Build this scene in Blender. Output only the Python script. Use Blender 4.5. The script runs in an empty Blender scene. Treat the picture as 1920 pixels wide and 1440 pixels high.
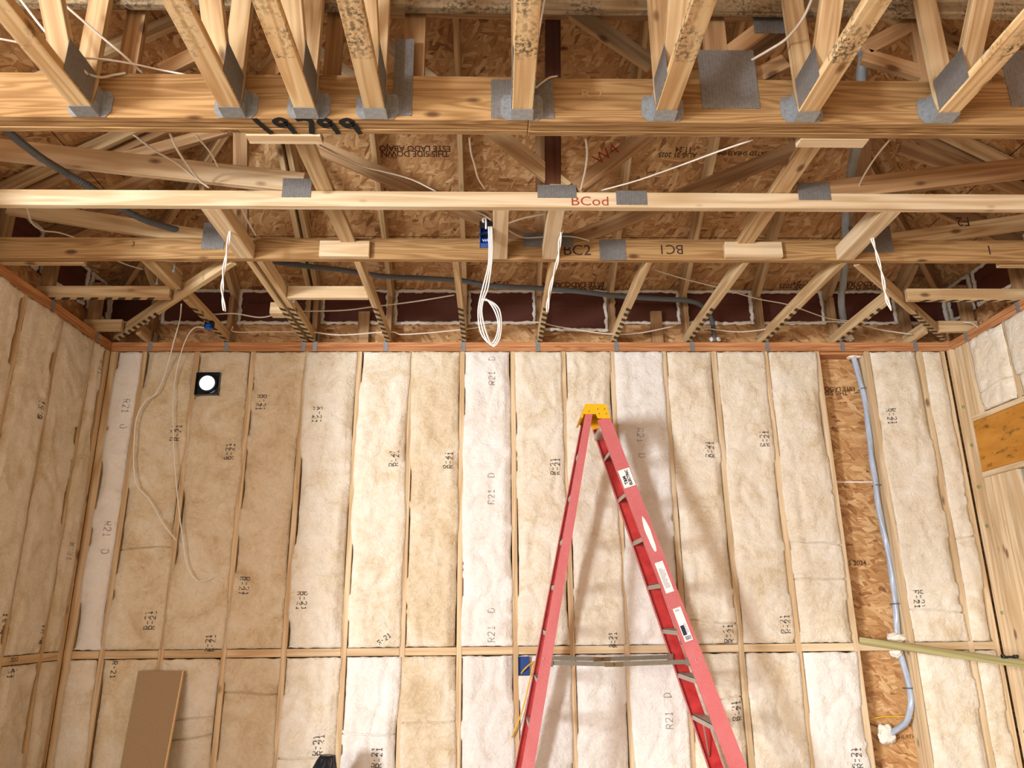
import bpy, bmesh, math, random
from mathutils import Vector, Matrix, noise
C = bpy.context.scene.collection
SC = bpy.context.scene
# ------------------------------------------------------------------ camera
F_PX, PITCH, YAW, ROLL = 1396.92, 0.295684, 0.026909, -0.009342
EYE = Vector((0, 0, 1.5))
cp, sp, cy, sy = math.cos(PITCH), math.sin(PITCH), math.cos(YAW), math.sin(YAW)
FWD = Vector((sy * cp, cy * cp, sp)); R0 = Vector((cy, -sy, 0)); U0 = R0.cross(FWD)
RIGHT = math.cos(ROLL) * R0 + math.sin(ROLL) * U0
UP = -math.sin(ROLL) * R0 + math.cos(ROLL) * U0
cam = bpy.data.cameras.new('camera'); cam_o = bpy.data.objects.new('camera', cam); C.objects.link(cam_o)
cam.sensor_fit = 'HORIZONTAL'; cam.sensor_width = 36.0; cam.lens = F_PX * 36.0 / 1920.0; cam.clip_start = 0.05
cam_o.matrix_world = Matrix((( RIGHT.x, UP.x, -FWD.x, EYE.x), (RIGHT.y, UP.y, -FWD.y, EYE.y), (RIGHT.z, UP.z, -FWD.z, EYE.z), (0, 0, 0, 1)))
SC.camera = cam_o
# ------------------------------------------------------------------ light
SC.view_settings.view_transform = 'Standard'; SC.view_settings.look = 'None'
SC.view_settings.gamma = 1; SC.view_settings.use_curve_mapping = False
SC.view_settings.exposure = 0.1
w = bpy.data.worlds.new('world'); SC.world = w; w.use_nodes = True
w.node_tree.nodes['Background'].inputs[0].default_value = (0.75, 0.86, 1.0, 1)
w.node_tree.nodes['Background'].inputs[1].default_value = 0.3

def area(name, loc, target, sx, sy_, energy, color):
    l = bpy.data.lights.new(name, 'AREA'); l.shape = 'RECTANGLE'; l.size = sx; l.size_y = sy_
    l.energy = energy; l.color = color
    o = bpy.data.objects.new(name, l); C.objects.link(o); o.location = loc
    o.rotation_euler = (Vector(target) - Vector(loc)).to_track_quat('-Z', 'Y').to_euler()
    return o
area('window_daylight', (-7.35, -4.8, 1.6), (1.2, 5.6, 1.2), 1.0, 1.7, 1230, (0.90, 0.95, 1.0))
area('patio_daylight', (-2.6, -4.9, 1.4), (0.6, 5.6, 1.6), 3.4, 2.2, 290, (1.0, 0.97, 0.92))
area('wood_bounce_fill', (1.6, -4.9, 1.5), (0.8, 5.6, 1.7), 3.2, 2.2, 50, (1.0, 0.84, 0.62))  # added warm fill for light bounced off the wood, not a real opening
sp = bpy.data.lights.new('sun_patch', 'SPOT'); sp.energy = 1900; sp.color = (1.0, 0.95, 0.88); sp.spot_size = math.radians(30); sp.spot_blend = 0.3; sp.shadow_soft_size = 0.15
spo = bpy.data.objects.new('sun_patch', sp); C.objects.link(spo); spo.location = (-5.6, -4.4, 2.6)
spo.rotation_euler = (Vector((0.2, 1.4, 0)) - Vector(spo.location)).to_track_quat('-Z', 'Y').to_euler()

# ------------------------------------------------------------------ helpers
H = 3.555          # ceiling plane: underside of chords, top of the top plates
D = 5.598          # face of the back wall studs
XL, XR = -3.0, 3.7 # faces of the side wall studs

def P(x, y, Y=None, Z=None, X=None):
    """a point of the room measured on the photograph, at a known depth, height or side distance"""
    d = RIGHT * ((x - 960) / F_PX) - UP * ((y - 720) / F_PX) + FWD
    if Y is not None: t = Y / d.y
    elif Z is not None: t = (Z - EYE.z) / d.z
    else: t = X / d.x
    return EYE + d * t

def link(name, me, parent=None):
    o = bpy.data.objects.new(name, me); C.objects.link(o)
    if parent is not None: o.parent = parent
    return o

def tag(o, label, cat, group=None, kind=None):
    if label: o['label'] = label
    if cat: o['category'] = cat
    if group: o['group'] = group
    if kind: o['kind'] = kind
    return o

def thing(name, label, cat, loc, group=None):
    o = bpy.data.objects.new(name, None); C.objects.link(o); o.location = loc; o.empty_display_size = 0.1
    return tag(o, label, cat, group)

def wm(o):
    return o.matrix_basis.copy() if o.parent is None else wm(o.parent) @ o.matrix_basis if o.type != 'EMPTY' else Matrix.Translation(Vector(o.location))
def place(o, M, parent=None):
    if parent is not None:
        M = wm(parent).inverted() @ M
    o.matrix_basis = M
    return o

def frame(o, u, v, n):
    return Matrix(((u.x, v.x, n.x, o.x), (u.y, v.y, n.y, o.y), (u.z, v.z, n.z, o.z), (0, 0, 0, 1)))

def mesh_from(bm, name, mat=None, smooth=False):
    me = bpy.data.meshes.new(name); bm.to_mesh(me); bm.free()
    for m in (mat if isinstance(mat, (list, tuple)) else [mat]):
        if m: me.materials.append(m)
    if smooth:
        for p in me.polygons: p.use_smooth = True
    return me

def add_box(bm, lo, hi, bev=0.0):
    r = bmesh.ops.create_cube(bm, size=1.0)
    lo, hi = Vector(lo), Vector(hi); c = (lo + hi) / 2; s = hi - lo
    for v in r['verts']:
        v.co = Vector((v.co.x * s.x + c.x, v.co.y * s.y + c.y, v.co.z * s.z + c.z))
    if bev:
        es = list({e for v in r['verts'] for e in v.link_edges})
        bmesh.ops.bevel(bm, geom=es, offset=bev, segments=1, affect='EDGES', profile=0.5)

def lumber(name, a, b, w, d, mat, parent=None, up=Vector((0, 0, 1)), bev=0.0025):
    """a stick from a to b (centre line); w across, d along 'up'"""
    a, b = Vector(a), Vector(b); x = (b - a); L = x.length; x.normalize()
    y = up.cross(x)
    if y.length < 1e-4: y = Vector((0, 1, 0)).cross(x)
    y.normalize(); z = x.cross(y)
    bm = bmesh.new(); add_box(bm, (0, -w / 2, -d / 2), (L, w / 2, d / 2), bev)
    o = link(name, mesh_from(bm, name, mat), parent)
    return place(o, frame(a, x, y, z), parent)

def box(name, lo, hi, mat, parent=None, bev=0.0015):
    """axis aligned block with its origin at its own middle and its local x along the longest side"""
    lo, hi = Vector(lo), Vector(hi); s = hi - lo; c = (lo + hi) / 2
    k = max(range(3), key=lambda i: s[i])
    ax = [Vector((1, 0, 0)), Vector((0, 1, 0)), Vector((0, 0, 1))]
    x, y, z = ax[k], ax[(k + 1) % 3], ax[(k + 2) % 3]
    e = (s[k] / 2, s[(k + 1) % 3] / 2, s[(k + 2) % 3] / 2)
    bm = bmesh.new(); add_box(bm, (-e[0], -e[1], -e[2]), e, bev)
    o = link(name, mesh_from(bm, name, mat), parent)
    return place(o, frame(c, x, y, z), parent)

def smooth_path(pts, n=8):
    pts = [Vector(p) for p in pts]; out = []
    if len(pts) < 3:
        return [pts[0].lerp(pts[1], i / n) for i in range(n + 1)]
    q = [2 * pts[0] - pts[1]] + pts + [2 * pts[-1] - pts[-2]]
    for i in range(1, len(q) - 2):
        p0, p1, p2, p3 = q[i - 1], q[i], q[i + 1], q[i + 2]
        for k in range(n):
            t = k / n
            out.append(0.5 * ((2 * p1) + (p2 - p0) * t + (2 * p0 - 5 * p1 + 4 * p2 - p3) * t * t + (3 * p1 - p0 - 3 * p2 + p3) * t ** 3))
    out.append(pts[-1])
    return out

def add_tube(bm, path, r, n=8, prof=None, flat=1.0):
    rings = []; T = (path[1] - path[0]).normalized()
    N = T.cross(Vector((0, 0, 1)))
    if N.length < 0.05: N = T.cross(Vector((1, 0, 0)))
    N.normalize(); s = 0
    for i, p in enumerate(path):
        t = (path[min(i + 1, len(path) - 1)] - path[max(i - 1, 0)])
        if t.length > 1e-9: T = t.normalized()
        N = (N - T * N.dot(T)).normalized(); B = T.cross(N)
        if i: s += (p - path[i - 1]).length
        ring = []
        for k in range(n):
            th = 2 * math.pi * k / n
            rr = (r(i / (len(path) - 1)) if callable(r) else r) * (prof(th, s) if prof else 1)
            ring.append(bm.verts.new(p + N * (math.cos(th) * rr) + B * (math.sin(th) * rr * flat)))
        rings.append(ring)
    for a, b in zip(rings, rings[1:]):
        for k in range(n):
            bm.faces.new((a[k], a[(k + 1) % n], b[(k + 1) % n], b[k]))
    bm.faces.new(rings[0][::-1]); bm.faces.new(rings[-1])

def cable(name, pts, r, mat, label=None, cat='cable', group=None, parent=None, n=8, seg=8, flat=1.0):
    bm = bmesh.new(); add_tube(bm, smooth_path(pts, seg), r, n, flat=flat)
    o = link(name, mesh_from(bm, name, mat, True), parent)
    if parent is not None: place(o, Matrix.Identity(4), parent)
    if label: tag(o, label, cat, group)
    return o

def text_bm(s, size, bold=0.0):
    cu = bpy.data.curves.new('t', 'FONT'); cu.body = s; cu.size = size; cu.align_x = 'CENTER'; cu.align_y = 'CENTER'
    cu.offset = bold; cu.resolution_u = 3
    o = bpy.data.objects.new('t', cu); C.objects.link(o)
    dg = bpy.context.evaluated_depsgraph_get(); dg.update()
    me = o.evaluated_get(dg).to_mesh()
    bm = bmesh.new(); bm.from_mesh(me)
    o.evaluated_get(dg).to_mesh_clear(); bpy.data.objects.remove(o); bpy.data.curves.remove(cu)
    return bm

_tc = {}
def text_on(name, s, size, origin, u, v, mat, parent=None, bold=0.0, off=0.0008, sx=1.0):
    key = (s, size, bold, sx)
    bm = text_bm(s, size, bold)
    if sx != 1.0:
        for q in bm.verts: q.co.x *= sx
    n = u.cross(v)
    o = link(name, mesh_from(bm, name, mat), parent)
    return place(o, frame(Vector(origin) + n * off, u, v, n), parent)

def strokes_on(name, polys, wid, origin, u, v, mat, parent=None, off=0.001):
    """brush strokes: polylines in the plane (u, v), each a flat ribbon of its own width"""
    bm = bmesh.new()
    for pl in polys:
        pts = smooth_path([Vector((p[0], p[1], 0)) for p in pl], 6)
        L = []
        for i, p in enumerate(pts):
            t = (pts[min(i + 1, len(pts) - 1)] - pts[max(i - 1, 0)])
            if t.length < 1e-9: t = Vector((1, 0, 0))
            t.normalize(); q = Vector((-t.y, t.x, 0)) * (wid / 2) * (0.95 + 0.08 * math.sin(i * 0.7))
            L.append((bm.verts.new(p + q), bm.verts.new(p - q)))
        for a, b in zip(L, L[1:]):
            try: bm.faces.new((a[0], a[1], b[1], b[0]))
            except ValueError: pass
    n = u.cross(v)
    o = link(name, mesh_from(bm, name, mat), parent)
    return place(o, frame(Vector(origin) + n * off, u, v, n), parent)

X_, Y_, Z_ = Vector((1, 0, 0)), Vector((0, 1, 0)), Vector((0, 0, 1))
ORD = 'first second third fourth fifth sixth seventh eighth ninth tenth eleventh twelfth thirteenth fourteenth fifteenth sixteenth seventeenth eighteenth'.split()

# ------------------------------------------------------------------ materials
def srgb(r, g, b):
    f = lambda c: (c / 255 / 12.92) if c <= 10 else ((c / 255 + 0.055) / 1.055) ** 2.4
    return (f(r), f(g), f(b), 1)

class Mat:
    def __init__(s, name, rough=0.7, metal=0.0, spec=0.4):
        s.m = bpy.data.materials.new(name); s.m.use_nodes = True; s.t = s.m.node_tree
        s.b = s.t.nodes['Principled BSDF']; s.b.inputs['Roughness'].default_value = rough
        s.b.inputs['Metallic'].default_value = metal; s.b.inputs['Specular IOR Level'].default_value = spec
    def n(s, typ, **kw):
        nd = s.t.nodes.new(typ)
        for k, v in kw.items(): setattr(nd, k, v)
        return nd
    def l(s, a, b): s.t.links.new(a, b)
    def put(s, sock, v):
        if hasattr(v, 'links') or hasattr(v, 'is_linked'): s.l(v, sock)
        else: sock.default_value = v
    def math(s, op, a, b=0.0, clamp=False):
        nd = s.n('ShaderNodeMath', operation=op, use_clamp=clamp); s.put(nd.inputs[0], a); s.put(nd.inputs[1], b); return nd.outputs[0]
    def vmath(s, op, a, b):
        nd = s.n('ShaderNodeVectorMath', operation=op); s.put(nd.inputs[0], a); s.put(nd.inputs[1], b); return nd.outputs[0]
    def obj(s): return s.n('ShaderNodeTexCoord').outputs['Object']
    def rnd(s): return s.n('ShaderNodeObjectInfo').outputs['Random']
    def noise(s, vec, scale, detail=3, rough=0.55, dist=0.0):
        nd = s.n('ShaderNodeTexNoise'); s.l(vec, nd.inputs['Vector']); nd.inputs['Scale'].default_value = scale
        nd.inputs['Detail'].default_value = detail; nd.inputs['Roughness'].default_value = rough; nd.inputs['Distortion'].default_value = dist
        return nd.outputs[0]
    def ramp(s, fac, stops):
        nd = s.n('ShaderNodeValToRGB'); s.put(nd.inputs[0], fac); e = nd.color_ramp.elements
        e[0].position, e[0].color = stops[0]; e[1].position, e[1].color = stops[-1]
        for p, c in stops[1:-1]:
            k = e.new(p); k.color = c
        return nd.outputs[0]
    def mix(s, fac, a, b, mode='MIX'):
        nd = s.n('ShaderNodeMix', data_type='RGBA', blend_type=mode); s.put(nd.inputs[0], fac); s.put(nd.inputs[6], a); s.put(nd.inputs[7], b)
        return nd.outputs[2]
    def bump(s, h, strength, dist=0.01):
        nd = s.n('ShaderNodeBump'); nd.inputs['Strength'].default_value = strength; nd.inputs['Distance'].default_value = dist
        s.l(h, nd.inputs['Height']); s.l(nd.outputs[0], s.b.inputs['Normal'])
    def color(s, c): s.put(s.b.inputs['Base Color'], c); return s.m
    def sep(s, v):
        nd = s.n('ShaderNodeSeparateXYZ'); s.l(v, nd.inputs[0]); return nd.outputs
    def comb(s, x, y, z):
        nd = s.n('ShaderNodeCombineXYZ'); s.put(nd.inputs[0], x); s.put(nd.inputs[1], y); s.put(nd.inputs[2], z); return nd.outputs[0]

def wood(name, light, dark, var=0.16, knots=0.8, rough=0.75, stripes=None, mold=None, ring=30):
    M = Mat(name, rough, spec=0.25); o = M.obj(); r = M.rnd()
    off = M.comb(M.math('MULTIPLY', r, 71.3), M.math('MULTIPLY', r, 37.7), M.math('MULTIPLY', r, 19.1))
    v = M.vmath('ADD', M.vmath('MULTIPLY', o, (0.55, 9, 9)), off)
    n1 = M.noise(v, 1.2, 2, 0.5, 0.3)
    rings = M.math('ADD', M.math('MULTIPLY', M.math('SINE', M.math('MULTIPLY', n1, ring)), 0.5), 0.5)
    fine = M.noise(M.vmath('ADD', M.vmath('MULTIPLY', o, (2.5, 120, 120)), off), 1.0, 3)
    broad = M.noise(M.vmath('ADD', M.vmath('MULTIPLY', o, (1.5, 4, 4)), off), 1.0, 2)
    f = M.math('ADD', M.math('MULTIPLY', rings, 0.38), M.math('ADD', M.math('MULTIPLY', fine, 0.35), M.math('MULTIPLY', broad, 0.42)))
    col = M.ramp(f, [(0.28, light), (0.85, dark)])
    vo = M.n('ShaderNodeTexVoronoi', feature='F1'); vo.inputs['Scale'].default_value = 1.0
    M.l(M.vmath('ADD', M.vmath('MULTIPLY', o, (5.0, 11, 11)), off), vo.inputs['Vector'])
    pick = M.math('GREATER_THAN', M.sep(vo.outputs['Color'])[0], knots)
    k = M.math('MULTIPLY', M.ramp(vo.outputs['Distance'], [(0.10, (1, 1, 1, 1)), (0.24, (0, 0, 0, 1))]), pick)
    col = M.mix(M.math('MULTIPLY', k, 0.85), col, (dark[0] * 0.28, dark[1] * 0.2, dark[2] * 0.16, 1))
    hv = M.n('ShaderNodeHueSaturation'); M.l(col, hv.inputs['Color'])
    M.l(M.math('ADD', M.math('MULTIPLY', r, var), 0.96 - var * 0.6), hv.inputs['Value']); hv.inputs['Saturation'].default_value = 0.98; hv.inputs['Hue'].default_value = 0.503
    col = hv.outputs[0]
    if stripes:  # sprayed black bands across the underside, near the end that rests on the wall
        x, y, z = M.sep(o)
        nz = M.noise(o, 9, 2)
        ph = M.math('ADD', M.math('MULTIPLY', x, stripes[0]), M.math('ADD', M.math('MULTIPLY', y, 55), M.math('MULTIPLY', nz, 2.0)))
        s1 = M.math('GREATER_THAN', M.math('SINE', ph), -0.1)
        s2 = M.math('MULTIPLY', M.math('GREATER_THAN', x, stripes[1]), M.math('LESS_THAN', x, stripes[2]))
        nn = M.n('ShaderNodeTexCoord').outputs['Normal']
        down = M.math('LESS_THAN', M.sep(nn)[2], -0.5)
        m = M.math('MULTIPLY', M.math('MULTIPLY', s1, s2), down)
        col = M.mix(M.math('MULTIPLY', m, 0.93), col, (0.012, 0.014, 0.013, 1))
    if mold:  # black mildew specks in a patch along the piece
        x, y, z = M.sep(o)
        nz = M.noise(o, 55, 5, 0.7, 0.0); pz = M.noise(M.vmath('ADD', o, off), 7, 2)
        patch = M.math('MULTIPLY', M.math('GREATER_THAN', x, mold[0]), M.math('LESS_THAN', x, mold[1]))
        m = M.math('MULTIPLY', M.math('MULTIPLY', patch, M.ramp(nz, [(0.47, (0, 0, 0, 1)), (0.57, (1, 1, 1, 1))])), M.ramp(pz, [(0.38, (0, 0, 0, 1)), (0.62, (1, 1, 1, 1))]))
        col = M.mix(M.math('MULTIPLY', m, 0.85), col, (0.03, 0.03, 0.026, 1))
    M.bump(f, 0.12, 0.004)
    return M.color(col)

PINE = wood('pine lumber', srgb(230, 205, 168), srgb(194, 158, 114), knots=0.86)
PALE = wood('pale new pine', srgb(230, 209, 176), srgb(198, 166, 124), knots=0.82)
CHORD = wood('truss pine', srgb(220, 193, 150), srgb(178, 140, 96), knots=0.84)
STRIPED = wood('truss pine with black spray bands', srgb(220, 193, 150), srgb(178, 140, 96), knots=0.84, stripes=(66, 0.0, 0.82))
MOLDY = wood('truss pine with mildew', srgb(234, 206, 158), srgb(196, 152, 100), knots=0.86, mold=(0.36, 1.5))
BOARDM = wood('weathered board', srgb(178, 156, 122), srgb(128, 104, 74), knots=0.9, mold=(-3, 3))
FIR = wood('reddish fir', srgb(210, 150, 102), srgb(172, 110, 66), knots=0.86, ring=60)
GIRD = wood('girder fir', srgb(184, 146, 98), srgb(138, 100, 58), knots=0.84, ring=80)
WEB = wood('darker web pine', srgb(190, 152, 110), srgb(146, 108, 72), knots=0.86)
STAIN = wood('dark red stained post', srgb(104, 62, 42), srgb(70, 38, 26), knots=0.98)
TREAT = wood('green treated pine', srgb(176, 168, 118), srgb(134, 122, 76), knots=0.93)

def osb(name, tint=1.0, seam=None, flake=9.5, turn=1.0):
    M = Mat(name, 0.65, spec=0.3); o = M.obj()
    x, y, z = M.sep(o)
    col = None; base = srgb(176, 126, 76)
    wob = M.vmath('MULTIPLY', M.vmath('SUBTRACT', M.n_noise_vec(o, 5), (0.5, 0.5, 0.5)), (0.05, 0.05, 0.0))
    ov = M.vmath('ADD', o, wob)
    prev = base
    hs = None
    for k, (ang, sx, sy_, th) in enumerate(((0.25, 1.0, 3.6, 0.0), (1.15, 0.9, 3.2, 0.45), (-0.7, 1.1, 3.9, 0.5), (0.0, 1.0, 4.4, 0.55), (2.0, 1.3, 4.2, 0.66))):
        mp = M.n('ShaderNodeMapping', vector_type='POINT'); M.l(ov, mp.inputs['Vector'])
        mp.inputs['Rotation'].default_value = (0, 0, ang * turn); mp.inputs['Location'].default_value = (k * 3.7, k * 1.9, k * 0.37)
        sc = M.vmath('MULTIPLY', mp.outputs[0], (sx * flake, sy_ * flake, 0.0))
        vo = M.n('ShaderNodeTexVoronoi', feature='F1', voronoi_dimensions='3D'); vo.inputs['Scale'].default_value = 1.0; vo.inputs['Randomness'].default_value = 1.0
        M.l(sc, vo.inputs['Vector'])
        rc = M.sep(vo.outputs['Color'])
        fc = M.ramp(rc[1], [(0.0, srgb(104, 64, 36)), (0.06, srgb(158, 110, 68)), (0.3, srgb(184, 138, 90)), (0.7, srgb(204, 162, 112)), (1.0, srgb(228, 196, 150))])
        st = M.noise(M.vmath('MULTIPLY', mp.outputs[0], (12, 130, 1)), 1.0, 2)
        fc = M.mix(0.3, fc, M.ramp(st, [(0.3, srgb(120, 76, 40)), (0.7, srgb(220, 176, 120))]))
        if k == 0: prev = fc; hs = rc[2]
        else:
            m = M.math('GREATER_THAN', rc[0], th)
            prev = M.mix(m, prev, fc); hs = M.math('ADD', hs, M.math('MULTIPLY', m, rc[2]))
    dk = M.noise(M.vmath('MULTIPLY', ov, (16, 40, 1)), 1.0, 3, 0.6, 1.0)
    prev = M.mix(M.ramp(dk, [(0.66, (0, 0, 0, 1)), (0.74, (0.8, 0.8, 0.8, 1))]), prev, srgb(58, 32, 18))
    if seam:
        yy = M.math('SUBTRACT', M.math('FRACT', M.math('DIVIDE', M.math('ADD', y, seam), 1.2192)), 0.5)
        prev = M.mix(M.math('LESS_THAN', M.math('ABSOLUTE', yy), 0.0022), prev, srgb(24, 14, 8))
    if tint != 1.0: prev = M.mix(1.0, prev, (tint, tint, tint, 1), 'MULTIPLY')
    M.bump(hs, 0.25, 0.004)
    return M.color(prev)
def _nv(self, vec, scale):
    nd = self.n('ShaderNodeTexNoise'); self.l(vec, nd.inputs['Vector']); nd.inputs['Scale'].default_value = scale
    return nd.outputs['Color']
Mat.n_noise_vec = _nv
OSB_ROOF = osb('strand board roof deck', seam=0.08)
OSB_WALL = osb('strand board wall sheathing', turn=0.4)

def batt_mat(name, a, b, c):
    M = Mat(name, 1.0, spec=0.05); o = M.obj(); r = M.rnd()
    off = M.comb(M.math('MULTIPLY', r, 31.3), M.math('MULTIPLY', r, 57.7), 0.0)
    v = M.vmath('ADD', o, off)
    n1 = M.noise(v, 4.0, 4, 0.6, 0.9); n2 = M.noise(v, 17.0, 5, 0.65, 1.8); n3 = M.noise(v, 44, 4, 0.65, 2.6)
    f = M.math('ADD', M.math('MULTIPLY', n1, 0.6), M.math('ADD', M.math('MULTIPLY', n2, 0.34), M.math('MULTIPLY', n3, 0.26)))
    col = M.ramp(f, [(0.42, c), (0.58, b), (0.76, a)])
    hv = M.n('ShaderNodeHueSaturation'); M.l(col, hv.inputs['Color']); M.l(M.math('ADD', M.math('MULTIPLY', r, 0.08), 0.95), hv.inputs['Value'])
    M.b.inputs['Sheen Weight'].default_value = 0.15
    h = M.math('ADD', M.math('MULTIPLY', n2, 1.0), M.math('MULTIPLY', n3, 0.45))
    M.bump(h, 0.75, 0.016)
    return M.color(hv.outputs[0])
B_WHITE = batt_mat('white glass wool', srgb(246, 244, 240), srgb(240, 236, 229), srgb(226, 216, 202))
B_MIX = batt_mat('cream glass wool', srgb(246, 240, 228), srgb(236, 225, 203), srgb(214, 194, 160))
B_TAN = batt_mat('tan glass wool', srgb(242, 233, 214), srgb(228, 211, 180), srgb(204, 179, 138))

def plain(name, col, rough=0.6, metal=0.0, var=0.0, scale=30):
    M = Mat(name, rough, metal)
    if var:
        f = M.noise(M.obj(), scale, 3)
        c2 = (col[0] * (1 - var), col[1] * (1 - var), col[2] * (1 - var), 1)
        return M.color(M.ramp(f, [(0.3, c2), (0.7, col)]))
    return M.color(col)
BROWN = plain('dark brown primed board', srgb(92, 50, 38), 0.55, var=0.15)
FOAM = plain('spray foam', srgb(242, 236, 224), 0.85, var=0.12, scale=60)
WHITE_CABLE = plain('white cable jacket', srgb(240, 238, 232), 0.4)
GREY_CABLE = plain('off white cable jacket', srgb(214, 204, 188), 0.5)
YELLOW_CABLE = plain('yellow cable jacket', srgb(226, 178, 40), 0.45)
HOSE = plain('grey corrugated hose', srgb(92, 98, 102), 0.5)
BUNDLE = plain('blue grey sleeve', srgb(172, 186, 206), 0.3, var=0.12)
BUNDLE_UP = plain('grey sleeve', srgb(150, 158, 162), 0.45, var=0.1)
BLUE = plain('blue plastic', srgb(20, 90, 190), 0.4)
BLUE_DK = plain('dark blue plastic', srgb(20, 62, 130), 0.45)
BLACK = plain('black plastic', srgb(20, 21, 23), 0.4)
INK = plain('black ink', srgb(84, 76, 70), 0.95)
INK_SOFT = plain('faded grey ink', srgb(150, 142, 134), 0.95)
OSB_INK = plain('brown stamp ink', srgb(82, 52, 32), 0.9)
SPRAY = plain('black spray paint', srgb(17, 19, 18), 0.7)
REDPEN = plain('red marker', srgb(160, 66, 44), 0.9)
GREENPEN = plain('green marker', srgb(52, 132, 56), 0.9)
PENCIL = plain('dark marker', srgb(52, 38, 28), 0.9)
ALU = plain('aluminium', srgb(196, 190, 180), 0.42, 0.75, var=0.12)
DULL = plain('dull steel', srgb(128, 124, 112), 0.45, 0.35, var=0.2)
YELLOW = plain('yellow plastic', srgb(236, 178, 18), 0.42, var=0.06)
STICKER = plain('white sticker', srgb(240, 238, 236), 0.5)
NAVY = plain('navy print', srgb(28, 40, 66), 0.5)
GREYINK = plain('grey print', srgb(110, 112, 118), 0.6)
PANELB = plain('particle board', srgb(172, 148, 116), 0.8, var=0.25, scale=220)
PANELE = plain('cut board edge', srgb(222, 190, 146), 0.8)
FLOORM = plain('concrete slab', srgb(186, 182, 176), 0.8, var=0.2, scale=6)
DARKGAP = plain('dark gap shade', srgb(24, 16, 12), 0.9)

def fiberglass():
    M = Mat('red fiberglass', 0.5, spec=0.4); o = M.obj()
    n = M.noise(M.vmath('MULTIPLY', o, (260, 22, 260)), 1.0, 2); n2 = M.noise(o, 6, 3)
    c = M.ramp(n, [(0.3, srgb(184, 86, 88)), (0.7, srgb(200, 116, 118))])
    c = M.mix(M.ramp(n2, [(0.4, (0, 0, 0, 1)), (0.75, (0.35, 0.35, 0.35, 1))]), c, srgb(208, 132, 134))
    return M.color(c)
FRP = fiberglass()
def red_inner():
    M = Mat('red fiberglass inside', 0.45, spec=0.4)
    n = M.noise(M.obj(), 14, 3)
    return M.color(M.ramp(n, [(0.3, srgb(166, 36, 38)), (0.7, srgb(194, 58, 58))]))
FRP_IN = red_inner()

def galv(name, base, plate=False, rough=0.4, metal=0.6):
    M = Mat(name, rough, metal); o = M.obj()
    n = M.noise(o, 45, 3); c = M.ramp(n, [(0.3, (base[0] * 0.7, base[1] * 0.7, base[2] * 0.7, 1)), (0.7, base)])
    if plate:  # punched teeth: dark slots in staggered columns, bright glints painted beside them
        x, y, z = M.sep(o)
        cx = M.math('MULTIPLY', x, 64.0)
        fx = M.math('ABSOLUTE', M.math('SUBTRACT', M.math('FRACT', cx), 0.5))
        sh = M.math('MULTIPLY', M.math('FLOOR', cx), 0.37)
        fy = M.math('FRACT', M.math('ADD', M.math('MULTIPLY', y, 150.0), sh))
        m = M.math('MULTIPLY', M.math('LESS_THAN', fx, 0.27), M.math('LESS_THAN', fy, 0.4))
        m2 = M.math('MULTIPLY', M.math('LESS_THAN', fx, 0.25), M.math('GREATER_THAN', fy, 0.72))
        c = M.mix(M.math('MULTIPLY', m, 0.7), c, (0.03, 0.03, 0.03, 1))
        c = M.mix(M.math('MULTIPLY', m2, 0.6), c, (0.62, 0.63, 0.64, 1))
        M.bump(M.math('SUBTRACT', 1.0, m), 0.6, 0.003)
    return M.color(c)
PLATE = galv('punched steel plate', srgb(136, 135, 132), True, 0.5, 0.35)
GALV = galv('galvanized steel', srgb(176, 184, 190), False, 0.38)
def header_mat():
    M = Mat('orange stained plywood', 0.55); o = M.obj()
    n = M.noise(M.vmath('MULTIPLY', o, (3, 12, 12)), 1.0, 3); c = M.ramp(n, [(0.3, srgb(176, 116, 34)), (0.7, srgb(200, 142, 56))])
    d = M.noise(M.vmath('MULTIPLY', o, (9, 22, 22)), 1.0, 4, 0.65)
    return M.color(M.mix(M.ramp(d, [(0.56, (0, 0, 0, 1)), (0.68, (0.75, 0.75, 0.75, 1))]), c, srgb(84, 58, 26)))
HEAD = header_mat()
def glow():
    M = Mat('daylight through lens', 0.4); M.b.inputs['Emission Color'].default_value = (0.86, 0.95, 1.0, 1)
    M.b.inputs['Emission Strength'].default_value = 0.8; return M.color(srgb(235, 240, 240))
GLOW = glow()

# ------------------------------------------------------------------ setting: walls, floor, roof
def struct(o, kind='structure'):
    o['kind'] = kind; return o
def slab(name, origin, u, v, pts, thick, mat):
    """flat sheet: pts in (u, v), thickness away from the room"""
    n = u.cross(v); bm = bmesh.new()
    f = [bm.verts.new((p[0], p[1], 0)) for p in pts]; b = [bm.verts.new((p[0], p[1], -thick)) for p in pts]
    bm.faces.new(f); bm.faces.new(b[::-1])
    for i in range(len(pts)):
        j = (i + 1) % len(pts); bm.faces.new((f[i], b[i], b[j], f[j]))
    bmesh.ops.recalc_face_normals(bm, faces=bm.faces)
    o = link(name, mesh_from(bm, name, mat)); place(o, frame(Vector(origin), u, v, n))
    return struct(o)
YB = D + 0.14      # inner face of the back sheathing
wall_back = slab('wall_back', (0, YB, 0), X_, Z_, [(-3.3, -0.1), (3.95, -0.1), (3.95, 3.80), (-3.3, 3.80)], 0.012, OSB_WALL)
slab('wall_left', (XL - 0.14, 0, 0), Y_, Z_, [(2.44, -0.1), (YB, -0.1), (YB, 3.80), (2.44, 3.80)], 0.012, OSB_WALL)
slab('wall_right', (XR + 0.14, 0, 0), -Y_, Z_, [(-YB, -0.1), (-5.2, -0.1), (-5.2, 3.8), (-YB, 3.8)], 0.012, OSB_WALL)
slab('wall_right_near', (XR + 0.14, 0, 0), -Y_, Z_, [(-4.05, -0.1), (5.2, -0.1), (5.2, 4.3), (-4.05, 4.3)], 0.012, OSB_WALL)
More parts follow.
